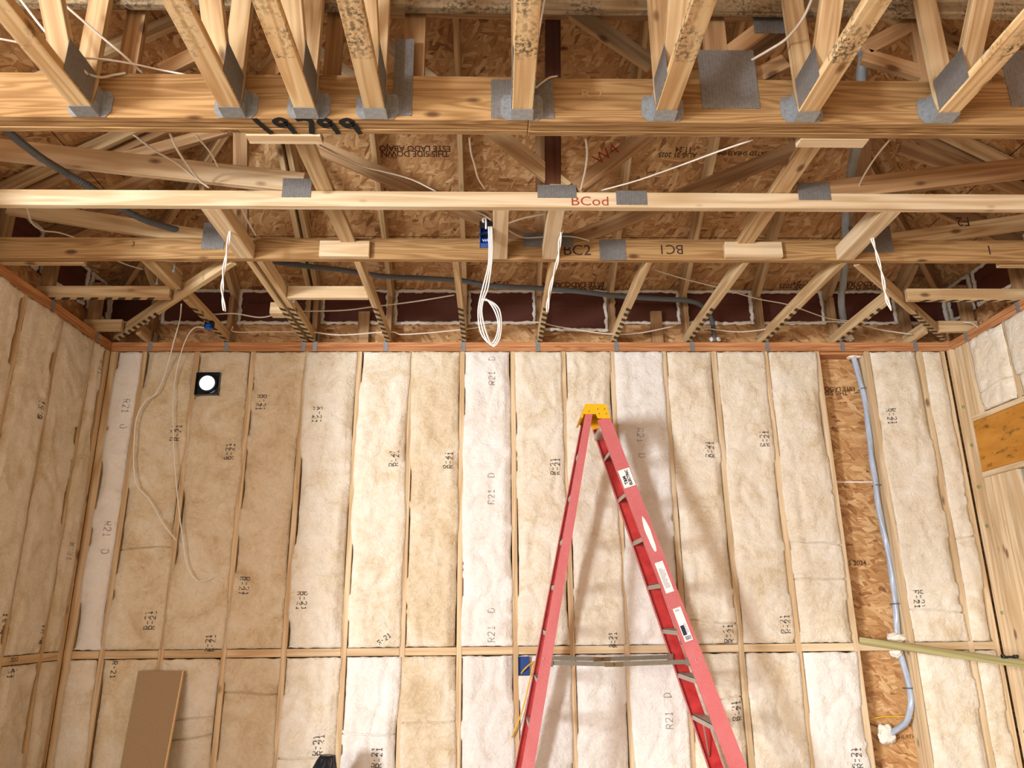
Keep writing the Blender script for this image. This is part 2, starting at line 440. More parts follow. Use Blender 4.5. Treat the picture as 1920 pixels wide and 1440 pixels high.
slab('wall_right_upper', (XR + 0.14, 0, 0), -Y_, Z_, [(-5.2, 2.86), (-4.05, 2.86), (-4.05, 3.8), (-5.2, 3.8)], 0.012, OSB_WALL)
slab('wall_right_lower', (XR + 0.14, 0, 0), -Y_, Z_, [(-5.2, -0.1), (-4.05, -0.1), (-4.05, 0.3), (-5.2, 0.3)], 0.012, OSB_WALL)
slab('floor', (0, 0, 0), X_, Y_, [(-8, -5.2), (4, -5.2), (4, 5.75), (-8, 5.75)], 0.05, FLOORM)
slab('wall_far_left', (-8, 0, 0), Y_, Z_, [(-5.2, -0.1), (2.9, -0.1), (2.9, 4.3), (-5.2, 4.3)], 0.05, OSB_WALL)
slab('wall_return', (0, 2.92, 0), X_, Z_, [(-8, -0.1), (-3.2, -0.1), (-3.2, 4.3), (-8, 4.3)], 0.05, OSB_WALL)
slab('wall_front', (0, -5.2, 0), -X_, Z_, [(-4, -0.1), (8, -0.1), (8, 4.3), (-4, 4.3)], 0.05, OSB_WALL)
slab('ceiling', (0, 0, 4.24), X_, -Y_, [(-8, -2.70), (4, -2.70), (4, 5.2), (-8, 5.2)], 0.02, OSB_WALL)
SL = 7 / 12; ZH = 4.06; cs = 1 / math.hypot(1, SL); sn = SL * cs
XW0, XW1, YW = -3.15, 3.85, 5.75
def roof_z(x, y): return ZH + SL * min(x - XW0, XW1 - x, YW - y)
ov = -0.3          # eave overhang, measured up the slope
half = (XW1 - XW0) / 2
run = half / cs
rb = slab('ceiling_back_slope', ((XW0 + XW1) / 2, YW, ZH), X_, Vector((0, -cs, sn)).normalized(),
          [(-half - 0.26, ov), (half + 0.26, ov), (0, run)], 0.015, OSB_ROOF)
slab('ceiling_left_slope', (XW0, 0, ZH), Y_, Vector((cs, 0, sn)), [(1.0, ov), (YW + 0.26, ov), (YW - half, run), (1.0, run)], 0.015, OSB_ROOF)
slab('ceiling_right_slope', (XW1, 0, ZH), -Y_, Vector((-cs, 0, sn)), [(-YW - 0.26, ov), (-1.0, ov), (-1.0, run), (-YW + half, run)], 0.015, OSB_ROOF)
UPB = Vector((0, -cs, sn))
def roof_text(px, py, s, size, bold=0.0):
    d = P(px, py, Y=1.0) - EYE
    t = (ZH + SL * YW - EYE.z) / (d.z + SL * d.y)
    text_on('stamped_print', s, size, EYE + d * t, -X_, -UPB, OSB_INK, rb, bold)
for px, py, s, sz in ((778, 278, 'ESTE LADO ABAJO', 0.062), (778, 288, 'THIS SIDE DOWN', 0.062), (1000, 291, 'APA', 0.06), (1282, 280, '11:24', 0.055), (1270, 290, 'AUG 21 2025', 0.05),
                      (1072, 533, 'ESTE LADO ABAJO', 0.066), (1075, 540, 'THIS SIDE DOWN', 0.066), (940, 531, '11:24', 0.06), (1502, 531, '11:24', 0.06), (1498, 536, 'AUG 21 2025', 0.06),
                      (1620, 531, 'ESTE LADO ABAJO', 0.062), (1622, 538, 'THIS SIDE DOWN', 0.062), (505, 540, 'AUG 21 2025', 0.05), (1390, 287, 'RATED SHEATHING', 0.045)):
    roof_text(px, py, s, sz, 0.0012)
# stamps and the joint of the bare wall sheathing
for px, py, s, sz in ((1556, 729, 'ESTE LADO ABAJO', 0.05), (1556, 737, 'THIS SIDE UP', 0.05)):
    text_on('stamped_print', s, sz, P(px, py, Y=YB), -X_, -Z_, OSB_INK, wall_back, 0.001)
text_on('stamped_print', 'JUN 25 2024', 0.05, P(1592, 1056, Y=YB), X_, Z_, OSB_INK, wall_back, 0.001)
text_on('stamped_print', 'RATED SHEATHING', 0.04, P(1690, 1382, Y=YB), X_, Z_, OSB_INK, wall_back, 0.0)
box('joint_daylight', (2.626, YB - 0.004, 2.437), (2.992, YB + 0.004, 2.446), STICKER, wall_back, 0)  # white strip painted in for daylight coming through the joint

# ------------------------------------------------------------------ wall framing
def top_plate(name, label, lo, hi, cuts):
    t = thing(name, label, 'top plate', (Vector(lo) + Vector(hi)) / 2)
    z0, z1 = lo[2], hi[2]; zm = (z0 + z1) / 2
    for a, b in ((z0, zm - 0.001), (zm + 0.001, z1)):
        box('plate_board', (lo[0], lo[1], a), (hi[0], hi[1], b), FIR, t)
    return t
top_plate('double_top_plate', 'reddish double top plate along the head of the back wall', (XL, D, H - 0.076), (XR, D + 0.135, H), 0)
top_plate('double_top_plate', 'reddish double top plate sloping down on top of the left wall', (XL - 0.135, 2.9, H - 0.076), (XL, YB - 0.003, H), 0)
top_plate('double_top_plate', 'reddish double top plate along the head of the right wall', (XR, 2.9, H - 0.076), (XR + 0.135, YB - 0.003, H), 0)
box('filler_strip', (2.628, D + 0.02, H - 0.10), (2.99, D + 0.135, H - 0.078), FIR)
tag(bpy.data.objects['filler_strip'], 'reddish filler strip above the bare strand board cavity', 'board')

SX = [-2.735, -2.325, -1.888, -1.472, -1.053, -0.643, -0.241, 0.160, 0.561, 0.953, 1.369, 1.772, 2.187, 2.606, 3.012, 3.443]
ZT = H - 0.078
def stud(label, lo, hi, mat=PINE):
    o = box('wall_stud', lo, hi, mat); return tag(o, label, 'stud', 'studs of the framed walls')
for i, x in enumerate(SX):
    if i < 13: lab = 'pine stud between batts on the back wall, %s from its left corner post' % ORD[i]
    elif i == 13: lab = 'pale stud edging the bare strand board cavity on its left'
    elif i == 14: lab = 'knotty pale stud just right of the bare strand board cavity'
    else: lab = 'pale knotty stud in the last batt pair before the right corner'
    stud(lab, (x - 0.019, D, 0.04), (x + 0.019, D + 0.135, ZT), PALE if i > 8 else PINE)
stud('corner post at the left end of the back wall', (XL + 0.002, D, 0.04), (XL + 0.06, D + 0.135, ZT), PINE)
stud('pale end stud at the right end of the back wall', (3.612, D, 0.04), (3.65, D + 0.135, ZT), PALE)
stud('pale corner post with green marks beside the dark slot', (3.664, 5.549, 0.04), (XR + 0.12, D - 0.003, ZT), PALE)
LY = [4.07, 4.49, 4.91, 5.335]
for i, y in enumerate(LY):
    stud('brown stud of the left wall mostly hidden by wool, %s from the corner' % ORD[3 - i], (XL - 0.135, y - 0.019, 0.04), (XL, y + 0.019, ZT), PINE)
stud('corner post at the back end of the left wall', (XL - 0.135, D - 0.06, 0.04), (XL, D - 0.002, ZT), PINE)
# fire blocks
ZB0, ZB1 = 1.205, 1.258
def fblock(label, lo, hi, mat=PINE): return tag(box('fire_block', lo, hi, mat), label, 'block', 'fire blocks at mid height')
BX = [XL + 0.06] + SX + [3.612]
for i in range(len(BX) - 1):
    a, b = BX[i] + (0.019 if i else 0), BX[i + 1] - (0.019 if i < len(BX) - 2 else 0)
    n = 'corner post and the first stud' if i == 0 else ('sixteenth and the end stud' if i == 16 else '%s and %s stud' % (ORD[i - 1], ORD[i]))
    lab = 'flat fire block on the back wall between the %s' % n
    if i == 14: lab = 'fire block across the bare strand board cavity, behind the foamed cable'
    fblock(lab, (a + 0.001, D, ZB0), (b - 0.001, D + 0.13, ZB1), PALE if i > 8 else PINE)
for i, (a, b) in enumerate(zip(LY + [D - 0.041], [0])): pass
for (a, b, t) in ((LY[1], LY[2], 'outer'), (LY[2], LY[3], 'middle'), (LY[3], D - 0.041, 'corner')):
    fblock('fire block on the left wall in the %s cavity' % t, (XL - 0.13, a + 0.02, ZB0), (XL, b - 0.02, ZB1))

# ------------------------------------------------------------------ insulation batts
BATTS = []
def fbm(x, y, z, o=4):
    return noise.fractal(Vector((x, y, z)), 0.9, 2.1, o)
def batt(label, origin, u, v, W, Ht, mat, seed, fat=0.012, lip=0.006, group='glass wool batts in the walls', top=0.0, seams=()):
    n = u.cross(v); nu, nv = max(6, int(W / 0.019)), max(10, int(Ht / 0.022))
    def edge(y, k): return lip * 0.25 + (lip + 0.007) * 1.5 * fbm(y * 1.9, seed * 3.1 + k, 0.5, 3) + 0.003 * noise.noise(Vector((y * 26, seed, k)))
    wl = lambda y: max(-0.012, min(0.017, edge(y, 0)))
    wr = lambda y: max(-0.012, min(0.017, edge(y, 40)))
    def height(x, y):
        a, b = wl(y), wr(y)
        dl, dr = x + a, W + b - x
        e, ov_ = (dl, a) if dl < dr else (dr, b)
        e2 = min(y, Ht - y)
        s = min(1.0, max(0.0, e / 0.06)); s = s * s * (3 - 2 * s)
        s2 = min(1.0, max(0.0, e2 / 0.04)); s2 = s2 * s2 * (3 - 2 * s2)
        z0 = 0.004 if ov_ > -0.001 else -0.016
        q = z0 * (1 - s) + 0.004 * s + fat * s * (0.55 + 0.45 * s2) + 0.012 * s * fbm(x * 3.2 + seed * 7, y * 2.1, seed)
        q += 0.007 * s * fbm(x * 11 + seed, y * 7, seed + 3)
        wx = 0.6 * noise.noise(Vector((x * 3, y * 3, seed)))
        r = 1 - abs(noise.noise(Vector((x * 5.5 + seed * 5 + wx, y * 2.6 + seed, 0)))) * 2.2
        if r > 0.78: q -= 0.013 * (r - 0.78) / 0.22 * s
        r2 = 1 - abs(noise.noise(Vector((x * 13 + seed * 2 + wx, y * 9 - seed, 4 + 0.5 * noise.noise(Vector((x * 7, y * 7, 2))))))) * 2.5
        if r2 > 0.75: q -= 0.006 * (r2 - 0.75) / 0.25 * s
        if -0.001 > x or x > W + 0.001: q = max(q, 0.0035)
        return max(q, 0.002) if 0.004 < x < W - 0.004 and e > 0.02 else q
    seams = [z - origin[2] for z in seams]; base_h = height
    def height(x, y):
        q = base_h(x, y)
        for k_, v_ in enumerate(seams):
            d_ = y - v_ - 0.012 * noise.noise(Vector((x * 6, seed, k_))) - 0.03 * (x / W - 0.5) * math.sin(seed * 3 + k_)
            q -= 0.022 * math.exp(-(d_ / 0.0042) ** 2)
        return q
    ys = sorted({round(Ht * j / nv, 5) for j in range(nv + 1)} | {round(v_ + 0.003 * k_, 5) for v_ in seams for k_ in range(-12, 13)})
    nv = len(ys) - 1
    bm = bmesh.new(); G = []
    for j in range(nv + 1):
        y = ys[j]; a, b = -wl(y), W + wr(y); row = []
        for i in range(nu + 1):
            t = i / nu; x = a + (b - a) * t
            yy = y
            if j == nv: yy = y - 0.004 - 0.012 * abs(noise.noise(Vector((x * 14, seed, 9)))) + top
            if j == 0: yy = y + 0.003 + 0.010 * abs(noise.noise(Vector((x * 14, seed, 19))))
            row.append(bm.verts.new((x, yy, max(0.002, height(x, y)) if j in (0, nv) else height(x, y))))
        G.append(row)
    for j in range(nv):
        for i in range(nu):
            bm.faces.new((G[j][i], G[j][i + 1], G[j + 1][i + 1], G[j + 1][i]))
    loop = G[0] + [G[j][nu] for j in range(1, nv + 1)] + G[nv][nu - 1::-1] + [G[j][0] for j in range(nv - 1, 0, -1)]
    cl = lambda x, lo, hi: min(max(x, lo), hi)
    r1 = [bm.verts.new((q.co.x, q.co.y, min(0.0012, q.co.z - 0.001))) for q in loop]
    r2 = [bm.verts.new((cl(q.co.x, 0.003, W - 0.003), cl(q.co.y, 0.003, Ht - 0.003), min(0.0006, q.co.z - 0.0015))) for q in loop]
    r3 = [bm.verts.new((q.co.x, q.co.y, -0.11)) for q in r2]
    k = len(loop)
    for A, B in ((loop, r1), (r1, r2), (r2, r3)):
        for i in range(k):
            bm.faces.new((A[i], B[i], B[(i + 1) % k], A[(i + 1) % k]))
    bm.faces.new(r3)
    bmesh.ops.recalc_face_normals(bm, faces=bm.faces)
    o = link('insulation_batt', mesh_from(bm, 'insulation_batt', mat, True)); place(o, frame(Vector(origin), u, v, n))
    tag(o, label, 'insulation', group)
    BATTS.append((o, Vector(origin), u, v, n, W, Ht, height))
    return o
DOTS = {'R': [[(0, 0), (0, 1)], [(0, 1), (.5, 1), (.6, .85), (.6, .62), (.5, .5), (0, .5)], [(.25, .5), (.62, 0)]], '-': [[(.05, .5), (.55, .5)]], '2': [[(0, .82), (.12, 1), (.48, 1), (.6, .85), (.6, .62), (0, 0), (.62, 0)]],
        '1': [[(.12, .82), (.34, 1), (.34, 0)], [(.1, 0), (.58, 0)]], 'D': [[(0, 0), (0, 1), (.4, 1), (.62, .75), (.62, .25), (.4, 0), (0, 0)]], '0': [[(.15, 0), (0, .25), (0, .75), (.15, 1), (.45, 1), (.6, .75), (.6, .25), (.45, 0), (.15, 0)]]}
def stamp(px, py, s, ang=90, size=0.06, ink=INK, ghost=False, plane=None):
    """print on whichever batt lies at that spot of the photograph"""
    for o, og, u, v, n, W, Ht, hf in BATTS:
        d = P(px, py, Y=1.0) - EYE
        if abs(d.dot(n)) < 1e-6: continue
        t = (og - EYE).dot(n) / d.dot(n)
        if t < 0: continue
        q = EYE + d * t - og; x, y = q.dot(u), q.dot(v)
        if 0 <= x <= W and 0 <= y <= Ht:
            bm = bmesh.new(); ca, sa = math.cos(math.radians(ang)), math.sin(math.radians(ang)); h = size * 0.62; adv = h * 0.86
            rd = random.Random(int(px * 7 + py))
            for g in range(2 if ghost else 1):
                x0 = -adv * len(s) / 2 + (0.003 * rd.uniform(-1, 1) if g else 0)
                for ci, chx in enumerate(s):
                    for pl in DOTS.get(chx, []):
                        seq = []
                        for (ax_, ay_), (bx_, by_) in zip(pl, pl[1:]):
                            L = math.hypot(bx_ - ax_, by_ - ay_) * h; n_ = max(1, int(L / 0.002))
                            seq += [(ax_ + (bx_ - ax_) * t_ / n_, ay_ + (by_ - ay_) * t_ / n_) for t_ in range(n_)]
                        seq.append(pl[-1]); keep = True; last = None
                        for qi, (gx, gy) in enumerate(seq):
                            if qi % 5 == 0: keep = rd.random() > (0.03 + 0.15 * g)
                            a, b = x0 + ci * adv + gx * h * 0.9, (gy - 0.5 + g * 0.8) * h
                            t1 = seq[min(qi + 1, len(seq) - 1)]; t0_ = seq[max(qi - 1, 0)]
                            dx_, dy_ = t1[0] - t0_[0], t1[1] - t0_[1]; dl_ = math.hypot(dx_, dy_) or 1
                            wd = 0.0031
                            quad = []
                            for sg in (1, -1):
                                aa, bb = a - sg * dy_ / dl_ * wd, b + sg * dx_ / dl_ * wd
                                X, Y = x + aa * ca - bb * sa, y + aa * sa + bb * ca
                                X = min(max(X, 0.012), W - 0.012)
                                quad.append(bm.verts.new((X, Y, hf(X, Y) + 0.0022)))
                            if last and keep and qi % 5 != 0: bm.faces.new((last[0], quad[0], quad[1], last[1]))
                            last = quad
            bmesh.ops.delete(bm, geom=[v_ for v_ in bm.verts if not v_.link_faces], context='VERTS')
            for f_ in bm.faces:
                f_.normal_update()
                if f_.normal.z < 0: f_.normal_flip()
            k = link('printed_mark', mesh_from(bm, 'printed_mark', ink), o); k.matrix_basis = Matrix.Identity(4)
            return k
def text_bm_copy(bm):
    r = bmesh.ops.duplicate(bm, geom=bm.verts[:] + bm.edges[:] + bm.faces[:])
    return [g for g in r['geom'] if isinstance(g, bmesh.types.BMVert)]

UPM = [B_WHITE, B_TAN, B_TAN, B_TAN, B_MIX, B_MIX, B_TAN, B_WHITE, B_MIX, B_MIX, B_WHITE, B_MIX, B_MIX, B_MIX, None, B_MIX, B_MIX]
LOM = [B_MIX, B_TAN, B_MIX, B_TAN, B_MIX, B_WHITE, B_TAN, B_WHITE, B_WHITE, B_WHITE, B_WHITE, B_MIX, B_MIX, B_WHITE, None, B_MIX, B_MIX]
zpx = lambda y, x=960: P(x, y, Y=D).z
SEAMS = {(1, 13): (zpx(1018, 1530), zpx(1085, 1535)), (1, 1): (zpx(1028, 290),), (0, 6): (zpx(1354, 800),), (0, 5): (zpx(1378, 690),), (0, 2): (zpx(1348, 380), zpx(1384, 380)),
         (1, 16): (zpx(1008, 1810),), (0, 4): (zpx(1420, 560),), (1, 15): (zpx(1145, 1740),), (1, 11): (zpx(1165, 1330),), (0, 11): (zpx(1310, 1360),), (0, 3): (zpx(1300, 470),)}
ADJ = {B_WHITE: 'white', B_TAN: 'tan', B_MIX: 'cream'}
for i in range(17):
    if UPM[i] is None: continue
    a = BX[i] + (0.019 if i else 0); b = BX[i + 1] - (0.019 if i < 16 else 0)
    where = ('left corner post and first stud' if i == 0 else 'sixteenth stud and right end stud' if i == 16 else '%s and %s stud' % (ORD[i - 1], ORD[i]))
    batt('tall %s wool batt above the blocks, back wall between %s' % (ADJ[UPM[i]], where), (a, D, ZB1), X_, Z_, b - a, ZT - ZB1, UPM[i], i + 1.3, seams=SEAMS.get((1, i), ()),
         fat=0.012 + 0.006 * ((i * 7) % 3) / 2, lip=0.010 if i < 6 else 0.005)
    batt('%s wool batt below the blocks, back wall between %s' % (ADJ[LOM[i]], where), (a, D, 0.05), X_, Z_, b - a, ZB0 - 0.05, LOM[i], i + 31.7, seams=SEAMS.get((0, i), ()),
         fat=0.014, lip=0.009 if i < 6 else 0.005)
lys = LY + [D - 0.041]
for i in range(4):
    a, b = lys[i] + 0.019, lys[i + 1] - 0.019
    nm = ['at the near end', 'second from the near end', 'second from the corner', 'beside the corner'][i]
    batt('tan wool batt above the blocks on the left wall, %s' % nm, (XL, a, ZB1), Y_, Z_, b - a, ZT - ZB1, B_MIX, i + 61.1, fat=0.02, lip=0.013)
    batt('tan wool batt below the blocks on the left wall, %s' % nm, (XL, a, 0.05), Y_, Z_, b - a, ZB0 - 0.05, B_MIX, i + 71.1, fat=0.02, lip=0.013)
for px, py, s, ang, sz, ink, gh in (
    (235, 778, 'R21  0', -90, 0.075, INK_SOFT, 0), (201, 1010, 'R21  D', -90, 0.075, INK_SOFT, 0), (335, 811, 'R-21', 90, 0.062, INK, 1), (436, 846, 'R-21', 90, 0.062, INK, 1),
    (487, 757, 'R-21', -90, 0.062, INK, 1), (592, 780, 'R-21', -90, 0.062, INK, 1), (743, 858, 'R-21', 90, 0.062, INK, 1), (844, 862, 'R-21', 90, 0.062, INK, 1),
    (922, 695, 'R21  D', 90, 0.075, INK_SOFT, 0), (921, 915, 'R21  D', 90, 0.075, INK_SOFT, 0), (921, 1170, 'R21  D', 90, 0.075, INK_SOFT, 0), (1044, 874, 'R-21', 90, 0.062, INK, 1),
    (1201, 833, 'R21  D', -90, 0.075, INK_SOFT, 0), (1333, 842, 'R-21', 90, 0.062, INK, 1), (1435, 822, 'R-21', 90, 0.06, INK, 1), (1667, 783, 'R-21', -90, 0.062, INK, 1),
    (1718, 1125, 'R-21', -90, 0.062, INK, 1), (1475, 1168, 'R-21', 90, 0.062, INK, 1), (1368, 1186, 'R-21', 90, 0.062, INK, 1), (1152, 1198, 'R-21', 90, 0.05, INK, 1),
    (455, 1100, 'R-21', -90, 0.062, INK, 1), (563, 1128, 'R-21', -90, 0.062, INK, 1), (288, 1161, 'R-21', 90, 0.062, INK, 1), (400, 1204, 'R-21', 90, 0.055, INK, 1),
    (215, 1257, 'R-21', -90, 0.055, INK, 0), (602, 1394, 'R-21', 90, 0.062, INK, 1), (711, 1418, 'R-21', 90, 0.062, INK, 1), (1252, 1330, 'R21  D', 90, 0.075, INK_SOFT, 0),
    (1384, 1330, 'R-21', 90, 0.062, INK, 1), (1608, 1418, 'R-21', 90, 0.062, INK, 1), (722, 1197, 'R-21', 35, 0.05, INK, 0),
    (74, 768, 'R-21', 90, 0.06, INK, 1), (142, 815, 'R-21', 90, 0.06, INK, 1), (122, 1035, 'R-21', -90, 0.06, INK_SOFT, 1), (75, 1187, 'R-21', 90, 0.06, INK, 1), (15, 1255, 'R-21', -90, 0.06, INK, 1), (5, 1167, 'R-21', 90, 0.06, INK, 1), (183, 690, 'R-21', -90, 0.055, INK_SOFT, 0)):
    stamp(px, py, s, ang, sz, ink, gh)

# right wall: packed studs, window header, short batts, jamb
yk = [5.50, 5.462, 5.424, 5.386]
for i, y in enumerate(yk[:4]):
    stud('pale stud in the pack above the window header, %s from the dark slot' % ORD[i], (XR, y - 0.037, 2.90), (XR + 0.13, y, ZT), PALE)
stud('pale full height king stud right of the dark slot', (XR - 0.004, 5.502, 0.04), (XR + 0.13, 5.529, ZT), PALE)
slot = box('slot_shade_strip', (XR + 0.06, 5.5305, 0.04), (XR + 0.13, 5.5475, ZT), DARKGAP); slot['kind'] = 'structure'; slot.name = 'slot_shade_1'  # dark strip standing in for the shade inside the gap
hd = thing('window_header', 'orange brown plywood header with dark stains over the right wall opening', 'header', (XR, 4.8, 2.65))
box('header_panel', (XR + 0.004, 4.0, 2.475), (XR + 0.12, 5.498, 2.862), HEAD, hd, 0.001)
box('upper_plate', (XR - 0.003, 4.0, 2.864), (XR + 0.13, 5.50, 2.902), PALE, hd)
box('lower_plate', (XR - 0.003, 4.0, 2.432), (XR + 0.13, 5.50, 2.472), PALE, hd)
for k in range(5):
    y = 5.498 - k * 0.075
    stud('pale stud of the pack below the window header, %s from the dark slot' % ORD[k], (XR + 0.002 * (k % 2), y - 0.073, 0.04), (XR + 0.13, y - 0.001, 2.43), PALE)
win = box('window_1', (XR + 0.03, 5.05, 0.3), (XR + 0.11, 5.122, 2.428), GALV); struct(win)
pane = box('window_1_pane', (XR + 0.06, 4.1, 0.3), (XR + 0.066, 5.05, 2.428), plain('window glass', srgb(200, 210, 220), 0.1)); struct(pane)
for y0, y1, lab, zt in ((4.965, 5.345, 'cream wool batt above the window header beside the stud pack', ZT), (4.53, 4.93, 'cream wool batt above the window header at the frame edge', ZT)):
    batt(lab, (XR, y1, 2.904), -Y_, Z_, y1 - y0, zt - 2.904, B_MIX, y0 * 9, fat=0.02, lip=0.012, seams=(3.06,))
stud('short cripple stud between the two batts above the window header', (XR, 4.932, 2.904), (XR + 0.13, 4.963, ZT), PALE)
stud('short cripple stud above the window header at the frame edge', (XR, 4.49, 2.904), (XR + 0.13, 4.528, ZT), PALE)
for px, py in ((1806, 763), (1822, 835), (1834, 913), (1850, 986), (1878, 1149), (1918, 1372)):
    q = P(px, py, Y=5.549)
    bm = bmesh.new()
    for k in range(2):
        add_tube(bm, [Vector((0.009 * math.cos(a) * (1 - 0.3 * k), 0, 0.011 * math.sin(a))) for a in [i * 0.5 for i in range(13)]], 0.0016, 5)
    o = link('green_mark', mesh_from(bm, 'green_mark', GREENPEN), [x for x in C.objects if x.get('label') == 'pale corner post with green marks beside the dark slot'][0])
    par = o.parent; o.matrix_basis = par.matrix_basis.inverted() @ Matrix.Translation(Vector((min(max(q.x, 3.678), 3.70), 5.5475, q.z)))

# ------------------------------------------------------------------ roof framing
def lum_px(name, a, b, Y, thick, depth, mat, parent):
    """member lying in the plane of a truss: its near face centre line is given on the photograph"""
    A, B = P(a[0], a[1], Y=Y), P(b[0], b[1], Y=Y); A.y = B.y = Y + thick / 2 + 0.0015
    d = (B - A).normalized(); up = d.cross(Vector((0, 1, 0)))
    return lumber(name, A, B, thick, depth, mat, parent, up=up)
def plate_px(x0, y0, x1, y1, Y, parent, name='nail_plate'):
    a, b = P(x0, y1, Y=Y), P(x1, y0, Y=Y); c = (a + b) / 2
    sx, sz = abs(b.x - a.x), abs(b.z - a.z)
    bm = bmesh.new(); add_box(bm, (-sx / 2, -sz / 2, 0), (sx / 2, sz / 2, 0.002))
    o = link(name, mesh_from(bm, name, PLATE), parent)
    place(o, frame(Vector((c.x, Y, c.z)), X_, Z_, -Y_), parent); return o

# girder: three plies
YG = 2.78
gird = thing('girder_truss', 'deep three ply girder truss carrying the joist hangers, nearest cross beam', 'truss', (0.3, 2.84, H))
for k in range(3):
    y = YG + k * 0.038
    for a, b in ((-3.1, 0.158 + (0.0 if k else 0.0)), (0.160, 3.82)):
        dz = (0.0, 0.004, 0.001)[k] - (0.0 if a < 0 else 0.004)
        box('bottom_chord', (a, y + 0.0012, H + dz), (b, y + 0.0352, H + 0.228 + dz), GIRD, gird, 0.003)
for x0, x1, y0 in ((752, 793, 15), (205, 243, -10), (1335, 1377, 18), (600, 632, -10), (1740, 1775, -20)):
    a, b = P(x0, 146, Y=YG), P(x1, 146, Y=YG)
    box('vertical_web', (a.x, YG + 0.04, H + 0.229), (b.x, YG + 0.076, H + 0.95), WEB, gird)
for a, b in (((1360, 103), (1440, 42)), ((1400, 150), (1475, 112)), ((1625, 88), (1712, 42)), ((1620, 100), (1735, 134)), ((300, 130), (372, 95)), ((490, 150), (520, 118))):
    lum_px('diagonal_web', a, b, YG + 0.04, 0.036, 0.075, WEB, gird)
for r in ((735, 73, 777, 217), (921, 150, 1037, 222), (1317, 95, 1412, 203), (1897, 95, 1960, 200)):
    plate_px(*r, YG - 0.0006, gird)
plate_px(1415, 21, 1470, 62, YG + 0.038, gird)
# painted and written numbers on the girder's underside
def num_polys(s, h, w):
    G = {'1': [[(0.25, 1), (0.5, 0.5), (0.85, 0)]], '9': [[(0.75, 0.75), (0.45, 0.98), (0.08, 0.78), (0.3, 0.52), (0.72, 0.68), (0.8, 0.4), (0.95, 0.0)]],
         '7': [[(0.05, 0.92), (0.5, 0.98), (0.85, 0.85), (0.8, 0.5), (0.65, 0.0)]]}
    out = []; x = 0
    for c in s:
        for pl in G[c]: out.append([(x + p[0] * w, (p[1] - 0.5) * h) for p in pl])
        x += w * 1.24
    return out
q = P(482, 225, Z=H)
strokes_on('painted_number', num_polys('19799', 0.108, 0.078), 0.026, (P(477, 240, Z=H).x, YG + 0.055, H), X_, -Y_, SPRAY, gird, 0.0015)
strokes_on('written_number', num_polys('19799', 0.024, 0.0135), 0.0025, (P(417, 250, Z=H).x, YG + 0.097, H), X_, -Y_, PENCIL, gird, 0.0012)
text_on('written_number', 'B 2', 0.075, P(1110, 178, Y=YG), X_, Z_, WEB, gird, 0.0, 0.001)

def hip_truss(label, Y, depth, chordmat, flatmat=CHORD):
    t = thing('hip_truss', label, 'truss', (0.35, Y + 0.019, H))
    box('bottom_chord', (XL - 0.13, Y, H + 0.001), (XR + 0.13, Y + 0.038, H + depth), chordmat, t)
    top = roof_z(0.3, Y + 0.04) - 0.02; ym = Y + 0.019
    dx = (top - ZH) / SL
    cz = 0.045 / cs
    for s in (0, 1):
        xa = XW0 + 0.02 if s == 0 else XW1 - 0.02; xb = XW0 + dx if s == 0 else XW1 - dx
        lumber('top_chord', (xa, ym, ZH - cz - 0.02), (xb - 0.4 * (1 if s == 0 else -1), ym, top - SL * 0.4 - cz - 0.02), 0.036, 0.089, CHORD, t)
        box('heel_post', (xa - 0.03 if s == 0 else xa - 0.06, Y + 0.001, H + depth + 0.001), (xa + 0.06 if s == 0 else xa + 0.03, Y + 0.037, ZH - 0.12), CHORD, t)
    box('flat_top_chord', (XW0 + dx + 0.05, Y, top - 0.28), (XW1 - dx - 0.05, Y + 0.036, top - 0.192), flatmat, t)
    return t
Y2, Y3 = 3.515, 4.135
t2 = hip_truss('pale lower cross truss just behind the girder, with a red pencil mark', Y2, 0.092, PALE)
lum_px('slider_web', (568, 341), (-130, 263), Y2, 0.037, 0.118, PALE, t2)
lum_px('slider_web', (1530, 358), (2060, 296), Y2, 0.037, 0.118, WEB, t2)
lum_px('king_post', (1037, 345), (1037, -60), Y2 - 0.0012, 0.038, 0.088, STAIN, t2)
lum_px('diagonal_web', (1062, 352), (620, -2), Y2, 0.033, 0.089, CHORD, t2)
lum_px('diagonal_web', (1080, 350), (1530, 10), Y2, 0.035, 0.089, WEB, t2)
lum_px('diagonal_web', (700, 170), (470, 0), Y2 + 0.04, 0.037, 0.06, PALE, t2)
lum_px('diagonal_web', (1072, 15), (1225, 118), Y2 - 0.04, 0.037, 0.1, CHORD, t2)
za = P(870, 36, Y=Y2).z
box('collar_beam', (-1.7, Y2 - 0.04, za), (2.25, Y2 - 0.002, za + 0.089), WEB, t2)
for r in ((528, 335, 585, 370), (1008, 347, 1080, 371), (1156, 358, 1212, 384), (1498, 343, 1554, 375)):
    plate_px(*r, Y2 - 0.001, t2)
text_on('red_mark', 'BCod', 0.078, P(1106, 378, Y=Y2), X_, Z_, REDPEN, t2, 0.0, 0.001, 1.15)
text_on('red_mark', 'W4', 0.10, P(1137, 290, Y=Y2), (X_ + Z_ * 0.75).normalized(), (Z_ - X_ * 0.75).normalized(), REDPEN, t2)
t3 = hip_truss('deeper brown cross truss third from the camera, marked BC1 and BC2', Y3, 0.142, GIRD)
lum_px('slider_web', (400, 447), (14, 385), Y3, 0.037, 0.10, CHORD, t3)
lum_px('slider_web', (1660, 452), (2000, 403), Y3, 0.037, 0.10, CHORD, t3)
lum_px('diagonal_web', (1010, 452), (560, 258), Y3, 0.033, 0.10, WEB, t3)
lum_px('diagonal_web', (1070, 450), (1560, 250), Y3, 0.035, 0.10, WEB, t3)
lum_px('king_post', (1019, 450), (1019, 170), Y3, 0.037, 0.10, WEB, t3)
